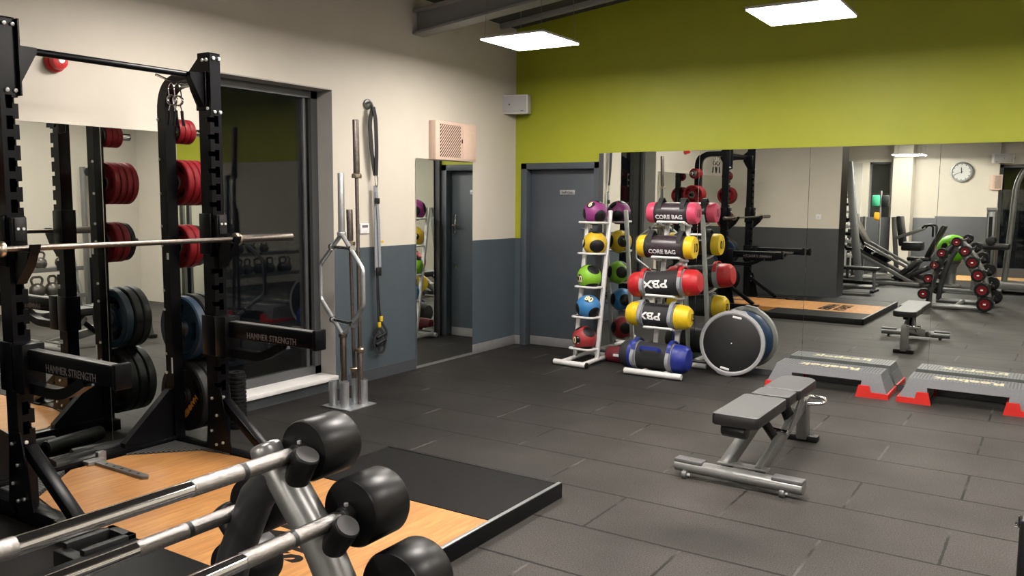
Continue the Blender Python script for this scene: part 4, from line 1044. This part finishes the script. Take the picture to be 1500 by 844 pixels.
part('seat_bracket', MB().prism([(-3.03, .30), (-2.90, .38), (-2.62, .38), (-2.70, .33), (-2.90, .30), (-2.98, .22)], N_(3.575, 0, 0)-Vector((0, 0, 0)), (0, 1, 0), (0, 0, 1), .012) if False else
     MB().beam(N_(3.60, -3.20, .355), N_(3.64, -2.25, .355), .05, .035, .006), 'black_metal', t)
part('adjuster_ladder', MB().beam(N_(3.625, -2.93, .34), N_(3.665, -2.70, .14), .035, .05, .008).beam(N_(3.655, -2.55, .345), N_(3.665, -2.42, .21), .03, .10, .01), 'black_metal', t)
part('link_plate', MB().prism([(-2.62, .19), (-2.56, .17), (-2.30, .30), (-2.28, .36), (-2.38, .36), (-2.46, .28)], Vector((3.705-3.62, 2.7, 0)), (0, 1, 0), (0, 0, 1), .008), 'silver_dark', t)
part('pull_pin', MB().cyl(N_(3.69, -2.70, .205), N_(3.73, -2.71, .205), .016, seg=16, bev=.003).cyl(N_(3.60, -2.69, .215), N_(3.70, -2.70, .207), .012, seg=14), 'chrome', t)
part('roller_pad', MB().cyl(N_(3.515, -3.27, .330), N_(3.66, -3.285, .330), .042, seg=24, bev=.012), 'upholstery', t)
def pad(name, poly, z0, z1, inset=.014):
    mb = MB(); n = len(poly)
    a = [Vector((x-3.62, y+2.7, 0)) for x, y in poly]; c = sum(a, Vector())/n
    def ring(k, z): return [mb.bm.verts.new(Vector((c.x+(p.x-c.x)*k, c.y+(p.y-c.y)*(1-(1-k)*.6), z))) for p in a]
    rings = [ring(.95, z0), ring(.995, z0+.008), ring(1, z0+.02), ring(1, z1-.018), ring(.975, z1-.004)]
    for p, q in zip(rings, rings[1:]):
        for i in range(n): mb._f((p[i], p[(i+1) % n], q[(i+1) % n], q[i]))
    mb._f(rings[0][::-1]); mb._f(rings[-1])
    o = part(name, mb, 'upholstery', t, 'black vinyl sides')
    m2 = MB(); r1 = [Vector((c.x+(p.x-c.x)*.965, c.y+(p.y-c.y)*.985, z1-.004)) for p in a]; r2 = [Vector((c.x+(p.x-c.x)*.90, c.y+(p.y-c.y)*.955, z1)) for p in a]
    v1 = [m2.bm.verts.new(p) for p in r1]; v2 = [m2.bm.verts.new(p) for p in r2]
    for i in range(n): m2._f((v1[i], v1[(i+1) % n], v2[(i+1) % n], v2[i]))
    m2._f(v2); m2._f(v1[::-1])
    part('pad_top', m2, 'grey_vinyl', o, 'grey vinyl top panel', sharp=3)
    return o
def rrect(x0, x1, y0, y1, r, far=None):
    P_ = []
    for (cx, cy, a0, rr) in ((x1-(far or r), y1-(far or r), 0, far or r), (x0+(far or r), y1-(far or r), 90, far or r), (x0+r, y0+r, 180, r), (x1-r, y0+r, 270, r)):
        for k in range(7):
            a = R(a0+15*k); P_.append((cx+rr*math.cos(a), cy+rr*math.sin(a)))
    return P_
pad('seat_pad', rrect(3.478, 3.738, -3.365, -2.785, .022), .368, .436)
pad('middle_pad', rrect(3.512, 3.745, -2.775, -2.580, .018), .376, .440)
pad('head_pad', rrect(3.522, 3.758, -2.570, -2.115, .020, .075), .380, .442)
part('carry_handle', MB().tube(fillet([N_(3.67, -2.13, .30), N_(3.69, -2.04, .300), N_(3.79, -2.02, .292), N_(3.80, -2.10, .275), N_(3.70, -2.13, .262)], .035, 6), .0125, 14), 'chrome', t)

# ------------------------------------------------------------------ barbell rack in the foreground
RX, RY = 3.64, -6.95
K2 = thing('barbell_rack', 'silver and shade-darkened A-shaped rack in the foreground holding black-headed barbells', 'barbell rack', (RX, RY, 0))
right = [(3.619, 1.022), (3.738, .893), (3.842, .730), (3.930, .545), (3.990, .335), (4.036, .130)]
left = [(3.428, .851), (3.343, .668), (3.268, .457), (3.211, .226)]
FY, BY = -6.525, -7.36
slope = .035     # how far the bars drift to the right per metre towards the camera end
def offs(path, sgn):
    out = []
    n = len(path)
    for i in range(n):
        a = path[max(0, i-1)]; b = path[min(n-1, i+1)]
        t_ = Vector((b[0]-a[0], b[1]-a[1])).normalized(); nn = Vector((-t_.y, t_.x))*sgn
        if nn.x*sgn*1 < 0 and False: nn = -nn
        out.append((path[i], t_, nn))
    return out
Ro = offs(right, 1); Lo = offs([(3.52, 1.00)]+left, -1)[1:]
# normals must point outwards (right arm: +x, left arm: -x)
def fix(lst, s): return [(p, t_, nn if nn.x*s > 0 else -nn) for p, t_, nn in lst]
Ro = fix(Ro, 1); Lo = fix(Lo, -1)
for yy, dark in ((FY, False), (BY, True)):
    dx = (FY-yy)*slope
    def W_(x, z, y=yy): return Vector((x+dx-RX, y-RY, z))
    rp = [W_(p[0]-nn.x*.056+t_.x*.03, p[1]-nn.y*.056+t_.y*.03) for p, t_, nn in Ro]
    apex = W_(3.568, 1.0)
    end = W_(4.00-.02, .045)
    part('right_arm', MB().tube([apex]+rp[1:]+[end], .043, 24), 'silver', K2)
    lp = [W_(*q) for q in ((3.503, .905), (3.414, .735), (3.338, .50), (3.285, .24))]
    part('left_arm', MB().tube([W_(3.58, .975)]+lp+[W_(3.27, .045)], .042, 24), 'shaded_arm_and_ring', K2)  # same silver tube as the right arm, its shade put into the colour
    part('apex_cap', MB().cyl(W_(3.568, 1.0)-Vector((.02, 0, .0)), W_(3.530, 1.035), .037, seg=24, bev=.012), 'silver', K2)
    part('base_tube', MB().cyl(W_(3.24, .045), W_(4.06, .045), .040, seg=24, bev=.006), 'silver', K2)
    for lst in (Ro, Lo):
        for p, t_, nn in lst:
            if p is Ro[0][0]: nn = Vector((.70, .71)); t_ = Vector((.71, -.70))
            c0 = Vector((p[0]+t_.x*.052-nn.x*.045, p[1]+t_.y*.052-nn.y*.045))
            tilt = (nn*.97-t_*.24).normalized()
            c1 = c0+tilt*.092
            if min(c0.y, c1.y) < .03: continue
            pg = part('bar_peg', MB().cyl(W_(c0.x, c0.y), W_(c1.x, c1.y), .030, seg=24, bev=.006), 'black_rubber', K2)
            part('peg_end', MB().cyl(W_(c1.x, c1.y), W_(c1.x+tilt.x*.002, c1.y+tilt.y*.002), .0265, seg=24), 'grey_rubber', pg, 'grey end face')
part('long_rail', MB().cyl(Vector((3.63-RX, FY-RY, .045)), Vector((3.655-RX, BY-RY, .045)), .035, seg=20), 'silver', K2)
def fixed_barbell(x, z, yend, r, label, L=1.20):
    d = Vector((slope, -1, .012)).normalized()       # far head -> camera end
    t = thing('fixed_barbell', label, 'barbell', (x, yend, z), 0, 'fixed barbells on the A-shaped rack')
    hl = .125
    part('smooth_shaft', MB().cyl(d*.10, d*(L-.10), .0165, seg=24), 'chrome', t)
    for a, b in ((.165, .43), (.77, 1.035)):
        part('knurled_grip', MB().cyl(d*a, d*b, .0180, seg=24, bev=.001), 'knurl', t)
    for a in (.30, .90): part('ring_mark', MB().cyl(d*(a-.006), d*(a+.006), .0184, seg=24), 'shaded_arm_and_ring', t)
    for a, s in ((0, 1), (L, -1)):
        hd_ = part('head', MB().lathe([(0, .006), (r*.62, .006), (r*.66, .0), (r*.93, .0), (r, .010), (r, hl-.010), (r*.95, hl-.002), (r*.5, hl), (0, hl)], d*a, d*s, 44), 'rubber_head', t)
        part('end_disc', MB().lathe([(r*.40, .0045), (r*.44, .0035), (r*.68, .0035), (r*.71, .006)], d*a, d*s, 40).lathe([(0, .0035), (r*.32, .0035), (r*.34, .005)], d*a, d*s, 28), 'red_rubber', hd_, 'red ringed end disc')
        part('weight_mark', MB().beam(d*(a+s*.003)+Vector((-r*.16, 0, 0)), d*(a+s*.003)+Vector((r*.16, 0, 0)), r*.18, .002, 0, up=(0, 1, 0)), 'white_print', hd_)
        part('neck_collar', MB().cyl(d*(a+s*(hl-.002)), d*(a+s*(hl+.024)), .022, seg=20, bev=.003), 'black_rubber', t)
        part('neck_screw', MB().cyl(d*(a+s*(hl+.01))+Vector((0, 0, .018)), d*(a+s*(hl+.01))+Vector((0, 0, .028)), .005, seg=10), 'bolt', t)
    return t
names = ['topmost fixed barbell on the A-shaped rack, lying along its apex', 'second fixed barbell down the right arm of the A-shaped rack', 'third fixed barbell down the right arm of the A-shaped rack', 'fourth fixed barbell down the right arm of the A-shaped rack',
         'fifth fixed barbell down the right arm of the A-shaped rack', 'lowest fixed barbell on the right arm of the A-shaped rack']
for (x, z), n, r, y in zip(right, names, (.072, .080, .089, .096, .103, .110), (-6.37, -6.345, -6.325, -6.32, -6.32, -6.32)): fixed_barbell(x, z, y, r, n)
names = ['highest fixed barbell on the left arm of the A-shaped rack', 'second fixed barbell down the left arm of the A-shaped rack', 'third fixed barbell down the left arm of the A-shaped rack', 'lowest fixed barbell on the left arm of the A-shaped rack']
for (x, z), n, r in zip(left, names, (.072, .070, .076, .080)): fixed_barbell(x, z, -6.37, r, n)

# ------------------------------------------------------------------ upright padded machine at the right picture edge
t = thing('padded_post', 'black padded post with chrome pin on a silver foot at the right picture edge', 'gym machine', (5.03, -4.62, 0))
part('back_pad', MB().box((-.042, -.05, .17), (.16, .012, .575), .016, None, 3), 'upholstery', t)
part('chrome_trim', MB().tube(fillet([(-.046, .0, .53), (-.046, .0, .575), (-.0, .0, .535), (.04, 0, .525)], .015, 4), .0035, 8).cyl((-.046, .006, .535), (-.056, .006, .535), .009, seg=12), 'chrome', t)
part('rivet', MB().cyl((-.02, -.05, .555), (-.02, -.058, .555), .008, seg=12), 'chrome', t)
part('silver_foot', MB().beam((-.02, 0, .20), (-.075, -.22, .02), .05, .03, .006).beam((.06, -.02, .02), (.06, -.02, .19), .06, .05, .006).box((-.12, -.26, 0), (.16, .02, .022), .006), 'white_metal', t)

# ------------------------------------------------------------------ kettlebell rack against the right-hand wall (seen in the left mirror)
t = thing('kettlebell_rack', 'two-tier grey rack of kettlebells by the right wall, seen in the left mirror', 'rack', (6.22, -2.6, 0), 0)
for z, xo in ((.29, -.20), (.65, -.12)):
    part('shelf', MB().box((xo, -1.2, z-.012), (xo+.36, 1.2, z), .004).box((xo, -1.2, z-.045), (xo+.012, 1.2, z+.012), .003), 'silver_dark', t)
for yy in (-1.17, 1.17):
    part('side_frame', MB().beam((-.16, yy, 0), (.10, yy, .80), .05, .05).beam((.22, yy, 0), (.20, yy, .80), .05, .05).box((-.22, yy-.025, 0), (.26, yy+.025, .04), .004), 'silver', t)
def kettlebell_meshes(r):
    b = MB().lathe([(0, 0), (r*.6, 0), (r*.88, r*.28), (r, r*.75), (r*.90, r*1.25), (r*.62, r*1.60), (r*.3, r*1.74), (0, r*1.76)], (0, 0, 0), (0, 0, 1), 28).mesh('kettlebell', [M['orange_wood']])
    h = MB().tube(fillet([(0, -r*.50, r*1.5), (0, -r*.74, r*2.25), (0, -r*.45, r*2.62), (0, r*.45, r*2.62), (0, r*.74, r*2.25), (0, r*.50, r*1.5)], r*.35, 6), r*.16, 12).mesh('handle', [M['orange_wood']])
    return b, h
KM = [kettlebell_meshes(.098), kettlebell_meshes(.082)]
def kettlebell(x, y, z, k, lab):
    o = link('kettlebell', KM[k][0], None, (x, y, z)); o.rotation_euler = (0, 0, random.uniform(-.5, .5)); tag(o, lab, 'kettlebell', 'kettlebells on the rack')
    link('handle', KM[k][1], o)
ords = ['first', 'second', 'third', 'fourth', 'fifth', 'sixth']
for i, y in enumerate((-1.55, -1.80, -2.00, -2.24, -2.50, -2.80)): kettlebell(6.17, y, .29, 0, 'iron kettlebell on the lower tier of the rack, %s from its far end' % ords[i])
for i, y in enumerate((-1.62, -1.90, -2.16, -2.45)): kettlebell(6.25, y, .65, 1, 'smaller iron kettlebell on the upper tier of the rack, %s from its far end' % ords[i])
t = thing('cable_column', 'tall grey twin-rail cable column by the right wall, seen in the left mirror', 'gym machine', (6.75, -.92, 0))
for y in (-.06, .06): part('guide_rail', MB().box((-.04, y-.025, .02), (.04, y+.025, 2.02), .006), 'silver_dark', t)
part('weight_stack', MB().box((-.03, -.034, .06), (.03, .034, .72), .003), 'black_metal', t); part('top_pulley', MB().cyl((-.06, 0, 1.95), (.06, 0, 1.95), .06, seg=24, bev=.004).tube([(0, .03, 1.95), (0, .03, 2.16), (0, .06, 2.19)], .008, 8), 'black_plastic', t)
part('base', MB().box((-.25, -.2, 0), (.25, .2, .04), .006), 'silver_dark', t)

# ------------------------------------------------------------------ machines at the back of the gym, seen in the mirror
t = thing('flat_bench', 'black flat bench with dark frame standing behind the wall end, seen in the mirror', 'bench', (1.85, -8.45, 0))
part('pad', MB().box((-.50, -.14, .385), (.34, .14, .445), .015), 'upholstery', t)
part('leg', MB().beam((.27, 0, .02), (.25, 0, .385), .06, .05, .006), 'silver_dark', t); part('leg', MB().beam((-.36, 0, .02), (-.32, 0, .385), .06, .05, .006), 'silver_dark', t)
part('spine', MB().beam((-.36, 0, .16), (.27, 0, .16), .05, .06, .006), 'black_metal', t)
part('foot', MB().box((.24, -.25, 0), (.31, .25, .045), .008), 'black_rubber', t); part('foot', MB().cyl((-.36, -.3, .04), (-.36, .3, .04), .04, seg=20, bev=.004), 'silver', t)
t = thing('storage_post', 'slanted silver machine column with white and black storage brackets, beside the wall end', 'gym machine', (1.53, -9.25, 0))
part('column', MB().beam((.17, 0, .02), (-.13, 0, 2.36), .13, .09, .012, up=(0, 1, 0)), 'bright_steel', t)
part('base', MB().box((-.35, -.35, 0), (.45, .35, .05), .008), 'silver_dark', t)
for k in range(9):
    z = .55+.14*k; x = .14-.3*z/2.36
    part('storage_bracket', MB().box((x-.16, -.05, z), (x-.045, .05, z+.05), .006).cyl((x-.14, -.10, z+.06), (x-.14, .10, z+.06), .022, seg=12), 'white_metal' if k % 2 == 0 else 'black_metal', t)
part('upper_box', MB().box((-.24, -.06, 1.62), (-.14, .06, 1.95), .01), 'white_metal', t)
# leg press: two sloping rails, sled, footplate, seat
t = thing('leg_press', 'silver leg press with two long sloping rails and black sled, seen in the mirror', 'gym machine', (1.9, -10.3, 0))
for y in (-.28, .28):
    part('slope_rail', MB().beam((.62, y, .05), (-.70, y, .74), .05, .07, .006), 'silver', t)
    part('upper_rail', MB().beam((.50, y, .35), (-.74, y, 1.03), .045, .05, .006), 'silver', t)
    part('base_rail', MB().beam((.72, y, .04), (-.75, y, .04), .06, .07, .006), 'silver', t)
    part('upright', MB().beam((-.72, y, .04), (-.72, y, 1.05), .06, .06, .006), 'silver_dark', t)
part('foot_plate', MB().obox((-.42, 0, .98), (.05, .62, .50), (0, R(-28), 0), .01), 'black_metal', t)
part('sled', MB().obox((-.10, 0, .58), (.50, .46, .10), (0, R(27), 0), .01), 'black_metal', t)
part('seat', MB().obox((.46, 0, .30), (.10, .48, .55), (0, R(48), 0), .02), 'upholstery', t); part('backrest', MB().obox((.58, 0, .22), (.55, .44, .10), (0, R(-28), 0), .02), 'upholstery', t)
for y in (-.5, .5): part('plate_horn', MB().cyl((-.1, y*.5, .62), (-.1, y*1.05, .62), .024, seg=16), 'chrome', t)
t = thing('chest_press', 'black and silver seated press machine with curved handle behind the leg press', 'gym machine', (2.30, -11.3, 0))
part('frame', MB().beam((-.40, 0, .04), (.40, 0, .04), .10, .07, .008).beam((-.30, 0, .06), (-.42, 0, 1.30), .10, .08, .008).beam((.05, 0, .06), (.0, 0, .48), .09, .07, .008), 'silver', t)
part('seat', MB().box((-.22, -.22, .62), (.16, .22, .80), .03), 'upholstery', t); part('backrest', MB().obox((-.26, 0, 1.02), (.10, .42, .62), (0, R(-8), 0), .03), 'upholstery', t)
part('press_arm', MB().beam((-.35, -.24, .86), (.16, -.24, 1.08), .05, .06, .008).beam((-.35, .24, .86), (.16, .24, 1.08), .05, .06, .008), 'silver', t)
for y in (-.24, .24): part('handle', MB().tube(fillet([(.14, y, 1.07), (.22, y, 1.16), (.36, y, 1.14), (.36, y, .92)], .05, 5), .02, 12), 'black_rubber', t)
t = thing('exercise_bike', 'black recumbent seat with tilted backrest beside the leg press, seen in the mirror', 'gym machine', (2.55, -10.95, 0))
part('frame', MB().beam((-.5, 0, .10), (.35, 0, .14), .12, .08, .01).box((-.45, -.25, 0), (-.37, .25, .05), .008).box((.28, -.25, 0), (.36, .25, .05), .008).beam((-.15, 0, .12), (-.10, 0, .45), .08, .08, .01), 'silver_dark', t)
part('seat', MB().box((-.30, -.2, .44), (.12, .2, .52), .03), 'upholstery', t); part('backrest', MB().obox((.19, 0, .83), (.09, .34, .72), (0, R(24), 0), .035), 'upholstery', t)
part('crank', MB().cyl((.30, -.14, .45), (.30, .14, .45), .17, seg=32, bev=.01).tube([(.30, -.2, .45), (.38, -.2, .58), (.44, -.2, .60)], .014, 10), 'silver_dark', t)
part('handle', MB().tube(fillet([(.0, -.24, .5), (.12, -.24, .74), (.30, -.24, .78)], .06, 5), .015, 10), 'chrome', t)
t = thing('stability_ball', 'bright lime green gym ball with a black band, behind the barbell rack in the mirror', 'exercise ball', (3.10, -10.45, .725))
t2 = part('ball', MB().sphere((0, 0, 0), .27, 48, 28), 'lime_ball', t)
part('dark_patch', ball_cap(.27, (-.45, .88, .15), .36, None, .8), 'black_rubber', t, 'black printed patch')
t = thing('ball_stand', 'rounded silver pedestal under the lime green gym ball', 'stand', (3.10, -10.45, 0))
part('pedestal', MB().lathe([(0, 0), (.17, 0), (.18, .012), (.17, .03), (.10, .06), (.085, .20), (.10, .38), (.14, .44)], (0, 0, 0), (0, 0, 1), 32), 'silver', t)
part('cup', MB().lathe([(.12, .43), (.165, .475), (.175, .505), (.16, .5), (.12, .455)], (0, 0, 0), (0, 0, 1), 32), 'silver_dark', t)
t = thing('leg_curl_bench', 'low silver machine base with black rollers behind the barbell rack, seen in the mirror', 'gym machine', (3.50, -9.20, 0))
part('base', MB().beam((-.42, 0, .05), (.30, 0, .05), .09, .06, .008).box((-.46, -.28, 0), (-.36, .28, .06), .008).beam((.1, 0, .06), (.12, 0, .50), .09, .08, .01), 'silver', t)
part('roller', MB().cyl((.1, -.28, .52), (.1, .28, .52), .06, seg=24, bev=.012), 'upholstery', t); part('roller', MB().cyl((.34, -.24, .95), (.34, .24, .95), .07, seg=24, bev=.012), 'upholstery', t)
part('arm', MB().beam((.12, 0, .50), (.34, 0, .95), .06, .05, .008), 'silver_dark', t); part('pad', MB().box((.16, -.17, .80), (.62, .17, .90), .02), 'upholstery', t)
t = thing('cable_machine', 'tall silver arched cable machine with dark weight stack at the far right of the mirror', 'gym machine', (4.38, -9.85, 0))
part('arch_frame', MB().tube(fillet([(-.36, 0, .05), (-.26, 0, 1.95), (-.14, 0, 2.24), (.55, 0, 2.28), (.9, 0, 2.1), (.95, 0, .05)], .16, 6), .05, 16), 'silver', t)
part('weight_stack', MB().box((.25, -.2, .06), (.62, .2, 1.35), .01), 'black_metal', t); part('base', MB().box((-.45, -.3, .08), (1.0, .3, .20), .01).box((-.45, -.36, 0), (-.36, .36, .08), .01), 'silver', t)
part('handle', MB().tube([(-.05, .12, .95), (.03, .16, .90), (.04, .16, .80)], .012, 8).tube([(-.03, .1, 1.25), (-.03, .16, 1.22)], .02, 10), 'chrome', t)
part('cover', MB().box((.08, -.02, .4), (.24, .02, 2.1), .01), 'black_plastic', t)
t = thing('stack_column', 'silver-capped weight stack column beside the clock wall, seen in the mirror', 'gym machine', (3.72, -10.4, 0))
part('cover', MB().box((-.075, -.09, .05), (.075, .09, 1.46), .02), 'silver', t); part('cap', MB().box((-.085, -.10, 1.46), (.085, .10, 1.52), .015), 'white_metal', t); part('slot', MB().box((-.03, .085, .3), (.03, .094, 1.35)), 'black_plastic', t); part('foot', MB().box((-.14, -.2, 0), (.14, .2, .05), .008), 'silver_dark', t)
t = thing('back_pulldown', 'grey pulldown machine tower with white stack near the back window', 'gym machine', (1.12, -11.4, 0))
part('tower', MB().box((-.05, -.05, .02), (.05, .05, 1.20), .01).box((.14, -.04, .02), (.20, .04, 1.30), .008).box((-.3, -.3, 0), (.4, .3, .05), .008), 'silver', t)
part('head', MB().box((-.14, -.10, 1.18), (.06, .10, 1.36), .02), 'silver_dark', t); part('stack', MB().box((.02, -.12, .1), (.14, .12, 1.0), .005), 'white_metal', t); part('lever', MB().tube([(-.22, .0, 1.18), (-.05, 0, 1.22)], .018, 10), 'black_rubber', t)
t = thing('kit_stand', 'thin stand hung with green and black pads and an amber one, near the back window', 'stand', (1.40, -12.45, 0))
part('pole', MB().cyl((0, 0, 0), (0, 0, 1.85), .018, seg=14).lathe([(0, 0), (.2, 0), (.2, .02), (.02, .04), (0, .04)], (0, 0, 0), (0, 0, 1), 28), 'silver_dark', t)
part('green_pad', MB().box((-.19, -.04, 1.50), (-.02, .04, 1.76), .03), 'kit_green', t, 'dark green pad'); part('black_pad', MB().box((.02, -.04, 1.50), (.17, .04, 1.76), .03), 'black_rubber', t, 'black pad'); part('amber_pad', MB().box((-.13, -.04, 1.20), (-.01, .04, 1.38), .03), 'kit_orange', t, 'amber pad')

# ------------------------------------------------------------------ night outside, camera, view
w = bpy.data.worlds.new('night'); SC.world = w; w.use_nodes = True
bg = w.node_tree.nodes['Background']; bg.inputs['Color'].default_value = (.010, .012, .016, 1); bg.inputs['Strength'].default_value = .35
YAW, PIT, ROL = .5768, .1045, .0074
cy, sy_ = math.cos(YAW), math.sin(YAW)
fwd = Vector((-sy_*math.cos(PIT), cy*math.cos(PIT), -math.sin(PIT)))
rgt = Vector((cy, sy_, 0)); up_ = rgt.cross(fwd)
r2 = rgt*math.cos(ROL)+up_*math.sin(ROL); u2 = up_*math.cos(ROL)-rgt*math.sin(ROL)
cam = bpy.data.cameras.new('camera'); co = bpy.data.objects.new('camera', cam); COL.objects.link(co)
co.matrix_world = Matrix(((r2.x, u2.x, -fwd.x, 5.0446), (r2.y, u2.y, -fwd.y, -7.8079), (r2.z, u2.z, -fwd.z, 1.6), (0, 0, 0, 1)))
cam.sensor_width = 36; cam.lens = 1235.46/1500*36; cam.clip_start = .02
SC.camera = co
SC.view_settings.view_transform = 'Standard'; SC.view_settings.look = 'None'; SC.view_settings.gamma = 1; SC.view_settings.use_curve_mapping = False
SC.view_settings.exposure = 0.0
try:
    SC.cycles.use_denoising = True; SC.cycles.max_bounces = 12; SC.cycles.glossy_bounces = 8; SC.cycles.diffuse_bounces = 1; SC.cycles.transmission_bounces = 8; SC.cycles.sample_clamp_indirect = 6
except Exception: pass
